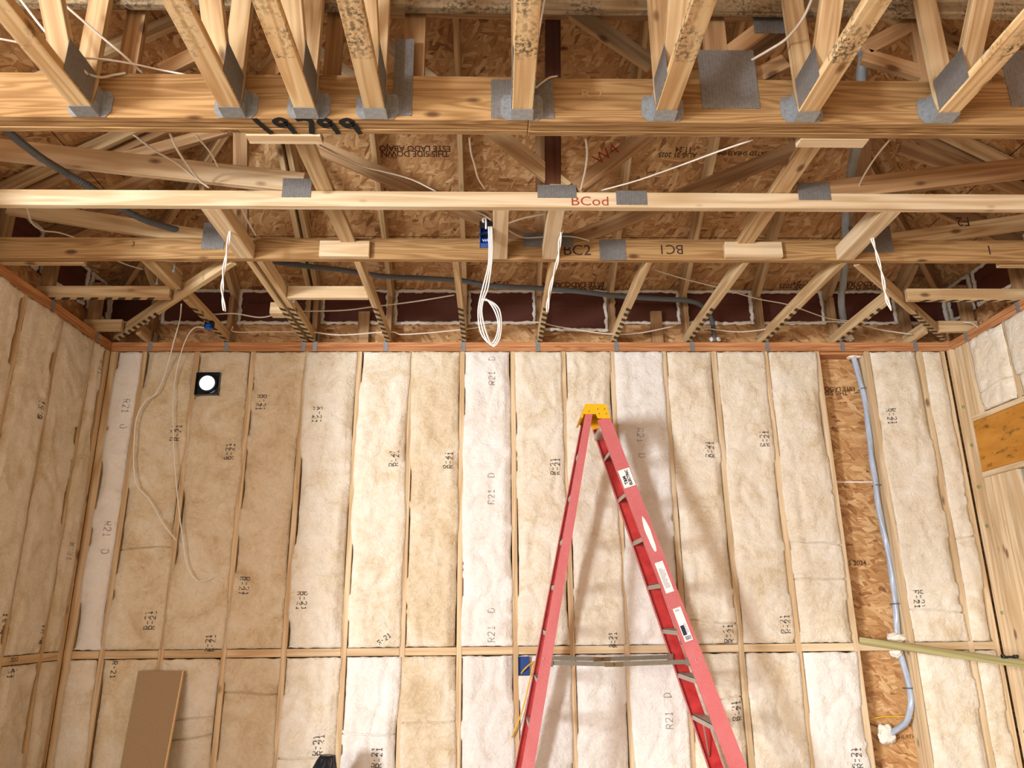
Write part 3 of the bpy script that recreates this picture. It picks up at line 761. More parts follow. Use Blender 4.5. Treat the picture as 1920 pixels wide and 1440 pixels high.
lum_px('diagonal_web', (150, 385), (300, 320), Y3, 0.037, 0.08, WEB, t3)
lum_px('diagonal_web', (210, 300), (440, 235), Y3, 0.037, 0.08, WEB, t3)
lum_px('vertical_web', (450, 440), (450, 215), Y3 + 0.004, 0.03, 0.09, WEB, t3)
lum_px('vertical_web', (1620, 440), (1620, 200), Y3, 0.037, 0.10, WEB, t3)
lum_px('diagonal_web', (1690, 272), (1860, 330), Y3, 0.037, 0.10, WEB, t3)
lum_px('diagonal_web', (1860, 330), (1990, 385), Y3, 0.037, 0.10, WEB, t3)
for r in ((377, 418, 425, 467), (981, 437, 1075, 463), (1125, 450, 1172, 488), (1598, 425, 1668, 473)):
    plate_px(*r, Y3 - 0.001, t3)
text_on('written_mark', 'BC2', 0.10, P(1082, 470, Y=Y3), X_, Z_, PENCIL, t3, 0.0, 0.001)
text_on('written_mark', 'BC1', 0.09, P(1258, 467, Y=Y3), -X_, -Z_, PENCIL, t3, 0.0, 0.001)
text_on('written_mark', 'F2', 0.09, P(1805, 415, Y=Y3), -X_, -Z_, PENCIL, t3, 0.0, 0.003)
text_on('written_mark', '1', 0.09, P(1855, 470, Y=Y3), X_, Z_, PENCIL, t3, 0.0, 0.001)
text_on('written_mark', '3', 0.05, P(250, 458, Y=Y3), X_, Z_, PENCIL, t3, 0.0, 0.001)

# floor trusses hung from the girder, each in its own hanger
JX = [-1.740, -1.115, -0.800, -0.503, 0.129, 0.751, 1.372, 1.988]
JN = ['leftmost of the row', 'second from the left', 'third from the left', 'fourth from the left beside a tall plate', 'over the middle of the girder', 'third from the right', 'second from the right', 'rightmost of the row']
for i, x in enumerate(JX):
    t = thing('floor_truss', 'floor truss running overhead to the girder, %s' % JN[i], 'truss', (x, 2.7, H), 'floor trusses hung on the girder')
    lumber('bottom_chord', (x, 2.772, H + 0.02), (x, -4.6, H + 0.02), 0.089, 0.038, MOLDY, t)
    lumber('top_chord', (x, 2.735, H + 0.64), (x, -4.6, H + 0.64), 0.089, 0.038, CHORD, t)
    box('end_post', (x - 0.044, 2.70, H + 0.04), (x + 0.044, 2.737, H + 0.62), CHORD, t)
    lumber('diagonal_web', (x, 2.60, H + 0.045), (x, 2.14, H + 0.62), 0.089, 0.038, CHORD, t)
    lumber('diagonal_web', (x, 1.55, H + 0.045), (x, 2.06, H + 0.62), 0.089, 0.038, CHORD, t)
    for s in (-1, 1):
        bm = bmesh.new(); add_box(bm, (-0.105, -0.075, 0), (0.105, 0.075, 0.002))
        o = link('nail_plate', mesh_from(bm, 'nail_plate', PLATE), t)
        place(o, frame(Vector((x + s * 0.0448, 2.60, H + 0.085)), -Y_ * s * -1, Z_, X_ * s) if s > 0 else frame(Vector((x + s * 0.0448, 2.60, H + 0.085)), -Y_, Z_, -X_), t)
    h = thing('joist_hanger', 'galvanized joist hanger on the girder, %s' % JN[i], 'hanger', (x, 2.75, H), 'joist hangers on the girder')
    box('seat', (x - 0.047, 2.705, H - 0.0035), (x + 0.047, 2.778, H - 0.0012), GALV, h, 0)
    for s in (-1, 1):
        bm = bmesh.new()
        pr = [(2.776, 0.0), (2.712, 0.0), (2.735, 0.125), (2.776, 0.125)]
        f = [bm.verts.new((0, p[0] - 2.776, p[1])) for p in pr]; g = [bm.verts.new((0.0015, p[0] - 2.776, p[1])) for p in pr]
        bm.faces.new(f); bm.faces.new(g[::-1])
        for k in range(4): bm.faces.new((f[k], g[k], g[(k + 1) % 4], f[(k + 1) % 4]))
        bmesh.ops.recalc_face_normals(bm, faces=bm.faces)
        o = link('side_strap', mesh_from(bm, 'side_strap', GALV), h); place(o, Matrix.Translation(Vector((x + s * 0.0475 - 0.0007, 2.776, H - 0.003))), h)
        bm = bmesh.new()
        pr = [(0.0, 0.0), (0.022, 0.0), (0.045, 0.03), (0.045, 0.105), (0.03, 0.13), (0.0, 0.13)]
        f = [bm.verts.new((s * p[0], 0, p[1])) for p in pr]; g = [bm.verts.new((s * p[0], -0.0018, p[1])) for p in pr]
        bm.faces.new(f); bm.faces.new(g[::-1])
        for k in range(6): bm.faces.new((f[k], g[k], g[(k + 1) % 6], f[(k + 1) % 6]))
        for (a, b) in ((0.015, 0.04), (0.03, 0.06), (0.015, 0.08), (0.03, 0.1), (0.018, 0.115)):
            add_box(bm, (s * a - 0.003, -0.006, b - 0.003), (s * a + 0.003, -0.001, b + 0.003))
        bmesh.ops.recalc_face_normals(bm, faces=bm.faces)
        o = link('nailing_flange', mesh_from(bm, 'nailing_flange', GALV), h); place(o, Matrix.Translation(Vector((x + s * 0.048, 2.7785, H - 0.003))), h)
rb_ = tag(box('ribbon_board', (-2.4, 2.741, H + 0.565), (2.9, 2.777, H + 0.70), BOARDM), 'mildewed grey ribbon board crossing behind the floor truss ends at the top', 'board')

# end jacks from the third truss to the back wall, each with its rafter and heel post
JKX = [(-2.105, 1, 'beside the left hip rafter'), (-0.832, 1, 'left of the hanging cable loop'), (-0.228, 1, 'behind the hanging cable loop'), (0.378, 1, 'below the twisted cable in the middle'),
       (0.972, 1, 'fourth from the right hip'), (1.576, 1, 'third from the right hip'), (2.190, 1, 'next to the right hip')]
def rafter(x, t, ytop, mat=CHORD, w=0.038):
    y0 = D + 0.005; off = 0.075 / cs + 0.004
    a = Vector((x, YW - 0.02, roof_z(0.35, YW - 0.02) - off)); b = Vector((x, ytop, ZH + SL * (YW - ytop) - off))
    lumber('rafter', a, b, w, 0.14, mat, t)
    box('heel_post', (x - w / 2, D + 0.002, H + 0.092), (x + w / 2, D + 0.09, ZH - 0.11), WEB, t)
def jack(x, label, y0=D + 0.10, y1=Y3 + 0.040, ytop=None, mat=STRIPED, z=0.0455):
    t = thing('end_jack', label, 'truss', (x, y0, H), 'end jacks on the back wall')
    lumber('bottom_chord', (x, y0, H + z), (x, y1, H + z), 0.038, 0.089, mat, t)
    if ytop is None:
        ytop = max(YW - min(x - XW0, XW1 - x) + 0.08, 2.60)
    rafter(x, t, ytop)
    return t
hipL = lambda x: YW - (x - XW0)
for x, s, lab in JKX:
    jack(x, 'end jack truss over the back wall, %s' % lab, y1=(4.77 if x < -2 else Y3 + 0.04))
for x in (-1.487, -1.425):
    jack(x, 'ply of the doubled hip jack with black spray bands, %s of the pair' % ('left' if x < -1.45 else 'right'))
jack(2.79, 'short striped jack from the back wall to the right hip member', y1=4.80)
jack(3.40, 'shortest jack tucked into the right corner', y1=5.40, mat=CHORD)
jack(-2.72, 'shortest jack tucked into the left corner', y1=5.42, mat=CHORD)
o = tag(lumber('ceiling_block', (-2.13, Y3 + 0.042, H + 0.085), (-2.125, 4.64, H + 0.085), 0.075, 0.12, CHORD), 'thick joist stub from the brown cross truss to the left hip crossing', 'block')
def hip(label, a, b, s):
    t = thing('hip_member', label, 'truss', a, 'corner hip members')
    A, B = Vector(a), Vector(b); A.z = B.z = H + 0.0455
    lumber('bottom_chord', A, B, 0.038, 0.089, STRIPED, t)
    L = 1.6; c = Vector((XW0 + 0.12, YW - 0.12, ZH - 0.07)) if s < 0 else Vector((XW1 - 0.12, YW - 0.12, ZH - 0.07))
    e = c + Vector((1.5 * (1 if s < 0 else -1), -1.5, 1.5 * SL))
    lumber('hip_rafter', c, e, 0.038, 0.14, WEB, t)
hip('left hip member running diagonally from the corner to the brown cross truss', (-2.96, 5.57, H), (-1.59, 4.205, H), -1)
hip('right hip member running diagonally from the corner to the brown cross truss', (3.65, 5.57, H), (2.285, 4.205, H), 1)
def side_jack(label, y, xa, xb, mat=STRIPED):
    t = thing('side_jack', label, 'truss', (xa, y, H), 'side jacks over the side walls')
    lumber('bottom_chord', (xa, y, H + 0.0455), (xb, y, H + 0.0455), 0.038, 0.089, mat, t)
    s = 1 if xa < 0 else -1; off = 0.075 / cs + 0.004
    x0 = XW0 + 0.02 if s > 0 else XW1 - 0.02; run_ = (YW - y) - 0.32
    if run_ > 0.25:
        lumber('rafter', (x0, y, ZH + SL * 0.02 - off), (x0 + s * run_, y, ZH + SL * (run_ + 0.02) - off), 0.038, 0.14, WEB, t)
    box('heel_post', (min(x0 + s * 0.05, x0 + s * 0.14), y - 0.019, H + 0.092), (max(x0 + s * 0.05, x0 + s * 0.14), y + 0.019, ZH - 0.11), WEB, t)
side_jack('longer side jack over the left wall, with black spray bands', 4.745, XL - 0.1, -2.20)
side_jack('short side jack over the left wall near the corner', 5.355, XL - 0.1, -2.81, CHORD)
side_jack('longer side jack over the right wall, with black spray bands', 4.765, XR + 0.1, 2.91)
side_jack('short side jack over the right wall near the corner', 5.373, XR + 0.1, 3.49, CHORD)
side_jack('side jack over the left wall against the brown cross truss', 4.22, XL - 0.1, -2.5, CHORD)
side_jack('side jack over the right wall against the brown cross truss', 4.22, XR + 0.1, 3.2, CHORD)

# blocks and struts at the ceiling plane
def block(label, a, b, w, d, mat=PALE, name='ceiling_block'):
    return tag(lumber(name, a, b, w, d, mat), label, 'block')
block('pale block between the two pale and brown trusses carrying the blue box', (0.045, Y2 + 0.04, H + 0.046), (0.047, Y3 - 0.002, H + 0.046), 0.085, 0.089)
block('pale block beside the twisted cable in the middle of the ceiling', (0.345, Y2 + 0.04, H + 0.046), (0.347, Y3 - 0.002, H + 0.046), 0.089, 0.089)
block('pale block left where the twisted cable pair hangs', (-1.497, Y2 + 0.04, H + 0.046), (-1.497, Y3 - 0.002, H + 0.046), 0.105, 0.089)
block('pale block right where the twisted cable hangs', (2.172, Y2 + 0.04, H + 0.046), (2.180, Y3 - 0.002, H + 0.046), 0.105, 0.089)
block('flat strut from the girder over the pale truss, left of middle', (-0.91, YG + 0.12, H + 0.113), (-0.878, Y3 - 0.002, H + 0.113), 0.089, 0.036, CHORD, 'ceiling_strut')
block('flat strut from the girder over the pale truss, right of middle', (1.553, YG + 0.12, H + 0.113), (1.556, Y3 - 0.002, H + 0.113), 0.10, 0.036, CHORD, 'ceiling_strut')
def cleat(label, x0, y0, x1, y1, Y, mat=PALE):
    a, b = P(x0, y1, Y=Y), P(x1, y0, Y=Y)
    return tag(box('wood_cleat', (a.x, Y - 0.036, a.z), (b.x, Y, b.z), mat, None, 0.003), label, 'cleat')
cleat('short pale cleat nailed to the face of the brown cross truss, left one', 600, 456, 695, 485, Y3 - 0.001)
cleat('short pale cleat with bark nailed to the face of the brown cross truss, right one', 1358, 458, 1462, 486, Y3 - 0.001, PALE)
for (x0, x1, lab) in ((466, 604, 'flat cleat under the far edge of the girder by the sprayed number'), (1500, 1628, 'flat cleat under the far edge of the girder, right one')):
    a, b = P(x0, 262, Z=H), P(x1, 262, Z=H)
    tag(box('wood_cleat', (a.x, YG + 0.117, H - 0.006), (b.x, YG + 0.18, H + 0.03), PALE), lab, 'cleat')
tag(box('ceiling_block', (-1.403, 4.72, H + 0.001), (-0.853, 4.758, H + 0.088), PALE), 'blocking piece between the doubled jack and the next jack', 'block')
tag(box('ceiling_block', (-1.60, 5.0, H + 0.001), (-1.508, 5.09, H + 0.088), PALE), 'short block nailed to the left side of the doubled jack', 'block')
tag(box('ceiling_block', (-2.02, 4.20, H + 0.03), (-1.80, 4.24, H + 0.07), PALE), 'small block with a bolt behind the brown cross truss, left side', 'block')

for px_, py_, lab in ((1230, 607, 'brown wood stub on the eave board right of the middle twisted cable'), (683, 608, 'brown wood stub on the eave board right of the doubled jack')):
    q = P(px_, py_, Y=YB - 0.04)
    tag(box('wood_stub', (q.x - 0.045, YB - 0.075, H + 0.02), (q.x + 0.045, YB - 0.028, q.z + 0.10), WEB), lab, 'block')
# straps tying the jacks to the plate
TX = [(-2.105, 0), (-1.50, 0), (-1.41, 0), (-0.85, 0), (-0.235, -0.0), (0.36, 0), (0.99, 0), (1.60, 0), (2.21, 0), (2.82, 0), (3.42, 0), (-2.70, 0)]
TN = ['first jack beside the left hip', 'left ply of the doubled jack', 'right ply of the doubled jack', 'jack left of the cable loop', 'jack behind the cable loop', 'jack under the middle twisted cable', 'fourth jack from the right hip', 'third jack from the right hip', 'jack next to the right hip', 'short striped jack on the right', 'shortest jack in the right corner', 'shortest jack in the left corner']
def tie(label, c, u, side):
    n = u.cross(Z_)   # into the room
    bm = bmesh.new()
    for (lo, hi) in (((-0.017, -0.075, 0), (0.017, 0.004, 0.002)), ((-0.017, 0.004, -0.02), (0.017, 0.0055, 0.002))):
        add_box(bm, lo, hi)
    add_box(bm, (side * 0.019 - 0.001, 0.0, -0.06), (side * 0.019 + 0.001, 0.09, 0.002))
    for zz in (-0.06, -0.03):
        add_box(bm, (-0.006, zz - 0.004, 0.002), (0.004, zz + 0.004, 0.004))
    o = link('metal_tie', mesh_from(bm, 'metal_tie', GALV)); place(o, frame(Vector(c), u, Z_, n)); return tag(o, label, 'strap', 'metal ties on the top plates')
for (x, _), nm in zip(TX, TN):
    tie('grey metal tie on the back top plate at the %s' % nm, (x, D - 0.001, H), X_, 1 if x < 0.3 else -1)
for y, nm in ((4.78, 'longer side jack'), (5.375, 'short side jack')):
    tie('grey metal tie on the left top plate at the %s' % nm, (XL + 0.001, y, H), Y_, 1)
    tie('grey metal tie on the right top plate at the %s' % nm, (XR - 0.001, y, H), -Y_, 1)

# brown boards closing the eaves, sealed with foam
def foam_bead(pts, r, parent, seed):
    path = smooth_path(pts, 14)
    path = [p + Vector((noise.noise(p * 21 + Vector((seed, 0, 0))), 0.4 * noise.noise(p * 17), noise.noise(p * 19 + Vector((0, seed, 0))))) * 0.010 for p in path]
    bm = bmesh.new()
    add_tube(bm, path, r, 8, prof=lambda th, s: 0.8 + 0.5 * noise.noise(Vector((s * 28, math.cos(th), seed))) + 0.25 * noise.noise(Vector((s * 70, th, seed))))
    o = link('foam_bead', mesh_from(bm, 'foam_bead', FOAM, True), parent); place(o, Matrix.Identity(4), parent); return o
def eave_panel(label, A, B, z0, z1, n, seed, beads='tlrb'):
    """A, B: ends along the wall; n: into the room"""
    u = (B - A).normalized(); L = (B - A).length
    bm = bmesh.new(); add_box(bm, (0, z0, -0.012), (L, z1, 0)); add_box(bm, (0, z0 + (z1 - z0) * 0.62, 0), (L, z0 + (z1 - z0) * 0.66, 0.006))
    o = link('eave_panel', mesh_from(bm, 'eave_panel', BROWN)); place(o, frame(A, u, Z_, u.cross(Z_)))
    tag(o, label, 'panel', 'brown panels closing the eaves')
    q = lambda s, z, k=0.012: A + u * s + Z_ * z + u.cross(Z_) * k
    t = bpy.data.objects.new('x', None)
    pts = []
    for c, a in (('l', [q(0.012, z1), q(0.012, (z0 + z1) / 2), q(0.012, z0)]), ('b', [q(0.0, z0 + 0.006), q(L * 0.35, z0 + 0.006), q(L * 0.7, z0 + 0.004), q(L, z0 + 0.006)]),
                 ('r', [q(L - 0.012, z0), q(L - 0.012, (z0 + z1) / 2), q(L - 0.012, z1)]), ('t', [q(L, z1 - 0.006), q(L * 0.6, z1 - 0.004), q(L * 0.3, z1 - 0.008), q(0, z1 - 0.006)])):
        if c in beads:
            path = smooth_path(a, 14)
            path = [p + Vector((noise.noise(p * 21 + Vector((seed, 0, 0))), 0.4 * noise.noise(p * 17), noise.noise(p * 19 + Vector((0, seed, 0))))) * 0.008 for p in path]
            bm = bmesh.new(); add_tube(bm, path, 0.0165, 8, prof=lambda th, s: 0.85 + 0.6 * noise.noise(Vector((s * 28, math.cos(th), seed))) + 0.3 * noise.noise(Vector((s * 75, th, seed))))
            f = link('foam_bead', mesh_from(bm, 'foam_bead', FOAM, True), o); f.matrix_basis = o.matrix_basis.inverted()
    return o
RX = [-2.72, -2.105, -1.456, -0.832, -0.228, 0.378, 0.972, 1.576, 2.190, 2.79, 3.40]
PN = ['in the left corner bay', 'second bay from the left corner', 'left of the doubled jack foot', 'right of the doubled jack', 'left of the cable loop', 'behind the cable loop', 'right of the middle twisted cable', 'behind the grey hose end', 'third bay from the right corner', 'second bay from the right corner', 'behind the grey sleeved cable', 'in the right corner bay']
ends = [XW0 + 0.02] + RX + [XW1 - 0.02]
for i in range(len(ends) - 1):
    a, b = ends[i] + (0.021 if i else 0), ends[i + 1] - 0.021
    if abs(ends[i] + 1.456) < 0.01: a += 0.031
    if abs(ends[i + 1] + 1.456) < 0.01: b -= 0.031
    z0 = 3.76 if i not in (6,) else 3.70
    eave_panel('dark brown eave board sealed with foam, %s' % PN[i], Vector((a, YB - 0.012, 0)), Vector((b, YB - 0.012, 0)), z0, 4.055, -Y_, i + 0.7)
for s, xx in ((-1, XL - 0.128), (1, XR + 0.128)):
    ys = [3.6, 4.22, 4.745, 5.355, YB - 0.03]
    for k in range(4):
        a, b = ys[k] + 0.021, ys[k + 1] - 0.021
        A, B = (Vector((xx, a, 0)), Vector((xx, b, 0))) if s < 0 else (Vector((xx, b, 0)), Vector((xx, a, 0)))
        eave_panel('dark brown eave board over the %s wall, %s bay from the corner' % ('left' if s < 0 else 'right', ORD[3 - k]), A, B, 3.76, 4.055, X_, 20 + k + s, 'tlrb')

# ------------------------------------------------------------------ cables and hoses
def px(pts): return [q if isinstance(q, Vector) else P(q[0], q[1], Y=q[2]) for q in pts]
def lay(label, pts, r=0.0055, mat=GREY_CABLE, name='white_cable'):
    return cable(name, px(pts), r, mat, label, 'cable', 'electrical cables')
def twist(label, pts, r=0.0042, turns=2.2, strands=2, mat=WHITE_CABLE, rad=0.0055):
    t = thing('twisted_cable', label, 'cable', px(pts)[0], 'electrical cables')
    base = smooth_path(px(pts), 14)
    for k in range(strands):
        path = []
        for i, p in enumerate(base):
            th = turns * 2 * math.pi * i / len(base) + k * 2 * math.pi / strands
            path.append(p + Vector((math.cos(th) * rad, math.sin(th) * rad, 0)))
        bm = bmesh.new(); add_tube(bm, path, r, 6)
        o = link('strand', mesh_from(bm, 'strand', mat, True), t); place(o, Matrix.Identity(4), t)
    return t
twist('twisted white cable pair hanging left under the pale block', [(432, 418, 3.8), (430, 440, 3.8), (424, 480, 3.8), (418, 520, 3.8), (417, 550, 3.8), (421, 583, 3.8)])
twist('twisted white cable hanging beside the middle pale block', [(1054, 430, 3.8), (1050, 450, 3.8), (1046, 485, 3.8), (1037, 520, 3.8), (1029, 555, 3.8), (1026, 585, 3.8)])
twist('twisted white cable hanging on the right under the pale block', [(1628, 424, 3.85), (1636, 450, 3.85), (1646, 485, 3.85), (1655, 520, 3.85), (1661, 555, 3.85), (1671, 582, 3.85)])
YLp = 3.74
loop = thing('coiled_cable', 'white cable dropping from the blue box and coiled into a hanging loop', 'cable', P(917, 430, Y=YLp))
for k, (dx, dy) in enumerate(((0, 0), (5, 2), (-5, -3))):
    pts = [(919 + dx * .6, 425, YLp), (920 + dx * .6, 470, YLp), (918 + dx * .6, 500, YLp), (910 + dx, 540, YLp), (903 + dx * .7, 563, YLp), (900 + dx * .7, 585, YLp), (904 + dx, 615, YLp), (913 + dx, 638 + dy, YLp + .004 * k),
           (924 + dx * .5, 647 + dy, YLp + .004 * k), (934 + dx * .6, 632 + dy, YLp + .004 * k), (937 + dx * .6, 605, YLp + .006 * k), (931 + dx, 580, YLp + .006 * k), (917 + dx, 564 + dy, YLp + .006 * k), (904, 562, YLp + .006 * k)]
    if k == 2: pts += [(901, 580, YLp + .014), (906, 605, YLp + .016), (920, 643, YLp + .016)]
    bm = bmesh.new(); add_tube(bm, smooth_path(px(pts), 8), 0.0042, 6)
    o = link('strand', mesh_from(bm, 'strand', WHITE_CABLE, True), loop); place(o, Matrix.Identity(4), loop)
lay('white cable strung across the brown eave boards left of the loop', [(392, 590, 5.3), (440, 588, 5.3), (490, 595, 5.3), (540, 585, 5.3), (640, 582, 5.3), (700, 575, 5.3), (780, 565, 5.25), (852, 553, 5.2)])
lay('long white cable stapled low along the jacks through the middle', [(583, 622, 5.5), (640, 628, 5.5), (730, 622, 5.48), (760, 627, 5.48), (865, 618, 5.45), (940, 607, 5.45), (1005, 604, 5.45), (1050, 613, 5.45), (1140, 626, 5.5), (1200, 624, 5.5), (1262, 612, 5.5)])
lay('thin white cable descending rightward across three jacks', [(1225, 505, 4.5), (1280, 522, 4.7), (1350, 540, 4.9), (1420, 560, 5.1), (1480, 572, 5.2), (1550, 596, 5.4), (1597, 602, 5.5)], 0.0045)
lay('white cable along the plate between the right jacks', [(1320, 615, 5.5), (1380, 622, 5.5), (1430, 618, 5.5), (1470, 608, 5.5), (1550, 603, 5.5), (1600, 606, 5.5), (1650, 618, 5.5), (1710, 627, 5.5)], 0.005)
lay('white cable bent up into the brown bay left of the doubled jack', [(436, 612, 5.45), (440, 622, 5.5), (500, 622, 5.5), (550, 622, 5.5)], 0.004)
lay('white cable crossing the leftmost floor truss web to its plate', [(35, -5, 2.5), (90, 65, 2.55), (155, 130, 2.62), (166, 139, 2.66), (190, 145, 2.72), (212, 141, 2.76), (236, 137, 2.775)])
lay('white cable slanting behind the two leftmost floor trusses', [(105, -5, 2.55), (180, 60, 2.65), (230, 102, 2.72), (268, 138, 2.80)])
lay('white cable sagging from the leftmost truss toward the second', [(-5, 72, 2.5), (60, 85, 2.55), (140, 106, 2.62), (200, 112, 2.7), (250, 120, 2.74), (300, 131, 2.79), (348, 140, 2.80)], 0.0045)
lay('white cable dropping from the girder at the left to the pale truss, outer', [(250, 252, 2.93), (290, 282, 3.1), (330, 305, 3.3), (362, 330, 3.42), (392, 352, 3.50)])
lay('white cable dropping from the girder at the left to the pale truss, steeper', [(318, 250, 2.93), (335, 285, 3.1), (352, 310, 3.3), (370, 333, 3.42), (388, 349, 3.50)])
lay('short white cable tail right of the pair behind the girder', [(368, 254, 2.93), (388, 278, 3.1), (398, 292, 3.2), (408, 312, 3.35)], 0.0045)
lay('white cable tail below the pale truss left of the doubled rafter', [(452, 388, 3.6), (462, 410, 3.75), (480, 442, 4.0)])
lay('white cable from the brown web down to the pale truss left of middle', [(600, 272, 3.3), (640, 293, 3.3), (680, 312, 3.4), (720, 322, 3.44), (770, 336, 3.48), (818, 359, 3.53)], 0.0045)
lay('white cable hanging in a curve behind the girder left of the dark post', [(880, 258, 2.95), (883, 285, 3.1), (890, 310, 3.25), (897, 335, 3.4), (911, 356, 3.53)], 0.0045)
lay('white cable hanging straight right of the dark post', [(1098, 260, 2.95), (1101, 285, 3.1), (1099, 310, 3.25), (1094, 335, 3.4), (1089, 357, 3.52)], 0.0055)
lay('thin white cable rising rightward from the pale truss to the girder', [(1128, 357, 3.53), (1190, 340, 3.4), (1240, 323, 3.3), (1290, 305, 3.15), (1350, 283, 3.0), (1412, 262, 2.93)], 0.0042)
lay('thin white cable curving down on the right behind the girder', [(1668, 262, 2.93), (1645, 290, 3.1), (1625, 320, 3.3), (1612, 345, 3.5), (1608, 360, 3.54)], 0.0045)
lay('thin white wire at the far left crossing below the pale truss', [(45, 372, 3.56), (52, 395, 3.65), (60, 418, 3.8), (80, 432, 3.95), (110, 436, 4.05), (142, 446, 4.15)], 0.0045)
lay('white cable swooping across the top between the right floor trusses', [(1525, -8, 2.5), (1505, 35, 2.55), (1475, 72, 2.65), (1440, 95, 2.72), (1400, 118, 2.80)], 0.006)
lay('short cable loop poking out beside the middle floor truss', [(1022, -5, 2.5), (1008, 80, 2.62), (1003, 150, 2.70), (1004, 164, 2.74), (1015, 156, 2.76), (1030, 146, 2.77), (1045, 143, 2.79)], 0.0045)
lay('white cable swagged from the blue box block over the brown truss plate', [(953, 432, 3.95), (972, 442, 4.05), (990, 446, 4.11), (1040, 443, 4.11), (1075, 444, 4.12), (1105, 451, 4.12)], 0.005)
lay('white cable strung between the two pale blocks in the middle', [(953, 418, 3.7), (985, 408, 3.7), (1025, 400, 3.68)], 0.005)
lay('white cable running up behind the blue box', [(920, 412, 3.72), (905, 402, 3.7), (882, 393, 3.65), (860, 384, 3.62)], 0.005)
lay('thin wire draped near the bolt block at the left', [(215, 487, 4.3), (240, 497, 4.4), (268, 505, 4.5)], 0.0045)
Yw = D - 0.075
lay('off white cable looping down over the tan batts at the left, knotted kink in it', [(340, 570, P(340, 570, Z=H + 0.015).y), (337, 600, 5.3), (326, 640, 5.42), (311, 696, Yw), (294, 736, Yw), (273, 752, Yw), (257, 782, Yw), (252, 820, Yw), (251, 876, Yw), (258, 912, Yw), (280, 937, Yw), (305, 980, Yw), (331, 1014, Yw)], 0.0044, WHITE_CABLE)
lay('thin off white cable hanging straight and hooking right at its end', [Vector((-2.130, 5.30, H + 0.07)), Vector((-2.131, 5.30, H + 0.0)), (366, 614, 5.32), (347, 640, 5.42), (331, 696, Yw), (325, 751, Yw), (325, 820, Yw), (328, 876, Yw), (336, 960, Yw), (344, 1020, Yw), (351, 1061, Yw), (367, 1087, Yw), (380, 1089, Yw), (396, 1084, Yw)], 0.004, WHITE_CABLE)
lay('short wire tail over the right wall plate', [(1806, 604, 5.3), (1822, 606, 5.25), (1834, 614, 5.2)], 0.0045)
def yell(label, pts): return cable('yellow_cable', px(pts), 0.005, YELLOW_CABLE, label, 'cable', 'electrical cables')
yell('yellow cable curling out of the dark blue box behind the ladder', [(975, 1266, D - .01), (984, 1254, D - .06), (997, 1243, D - .05), (1003, 1242, D - .04), (998, 1255, D - .05), (992, 1280, D - .05), (985, 1310, D - .04), (975, 1345, D - .03), (959, 1383, D - .03)])
yell('yellow cable arching across the bare strand board', [(1630, 1349, 5.70), (1655, 1344, 5.70), (1690, 1343, 5.70), (1712, 1346, 5.68)])
lay('thin brown wire slanting into the lower foam blob', [(1632, 1357, 5.71), (1650, 1364, 5.71), (1668, 1372, 5.71)], 0.003, OSB_INK)

hose = [(5, 238, 2.95), (40, 268, 3.1), (80, 298, 3.3), (120, 322, 3.5), (168, 350, 3.65), (220, 385, 3.85), (270, 412, 4.0), (345, 435, 4.18), (430, 458, 4.45), (505, 488, 4.8), (560, 497, 4.85), (640, 506, 4.9), (720, 518, 4.95), (800, 522, 5.0), (870, 527, 5.0), (920, 536, 5.0),
        (1000, 540, 5.05), (1080, 546, 5.1), (1150, 554, 5.2), (1230, 560, 5.3), (1290, 564, 5.4), (1318, 575, 5.5), (1334, 598, 5.58), (1340, 640, 5.62)]
bm = bmesh.new(); add_tube(bm, smooth_path(px(hose), 40), 0.019, 10, prof=lambda th, s: 1.0 + 0.09 * math.sin(s * 420))
o = link('grey_hose', mesh_from(bm, 'grey_hose', HOSE, True)); tag(o, 'long grey corrugated hose snaking from the girder to the back wall plate', 'hose')
def bundle(name, pts, r, mat, label, lobes=3, tw=22):
    bm = bmesh.new(); add_tube(bm, smooth_path(px(pts), 16), r, 18, prof=lambda th, s: 0.84 + 0.24 * abs(math.cos(lobes * 0.5 * (th + tw / lobes * s))))
    o = link(name, mesh_from(bm, name, mat, True)); return tag(o, label, 'cable')
bundle('sleeved_cable', [(1592, -15, 2.84), (1606, 40, 2.9), (1617, 95, 2.95), (1616, 145, 3.0), (1606, 272, 3.35), (1596, 322, 3.7), (1588, 395, 4.25), (1586, 442, 4.45), (1584, 505, 5.0), (1579, 545, 5.3), (1578, 580, 5.5), (1587, 625, 5.62)], 0.026, BUNDLE_UP, 'thick grey twisted sleeve rising up the roof slope at the right')
YC = 5.672
bnd = bundle('sleeved_cable', [(x_, y_, YC) for x_, y_ in ((1600, 668), (1603, 678), (1611, 709), (1619, 737), (1625, 773), (1630, 818), (1635, 862), (1642, 907), (1648, 954), (1658, 1001), (1668, 1050), (1679, 1134), (1682, 1183), (1685, 1205), (1689, 1226), (1698, 1260), (1706, 1293), (1708, 1321), (1700, 1351), (1685, 1366), (1670, 1375))],
             0.021, BUNDLE, 'blue grey twisted cable sleeve down the bare strand board cavity')
for px_, py_ in ((1621, 729), (1647, 910), (1681, 1132), (1706, 1290)):
    q = P(px_, py_, Y=YC)
    bm = bmesh.new(); add_tube(bm, [q + Vector((-0.034, 0.03, -0.003)), q + Vector((-0.03, -0.018, 0)), q + Vector((0, -0.026, 0)), q + Vector((0.03, -0.018, 0)), q + Vector((0.04, 0.03, 0.003))], 0.005, 6)
    o = link('cable_clip', mesh_from(bm, 'cable_clip', HOSE, True), bnd)
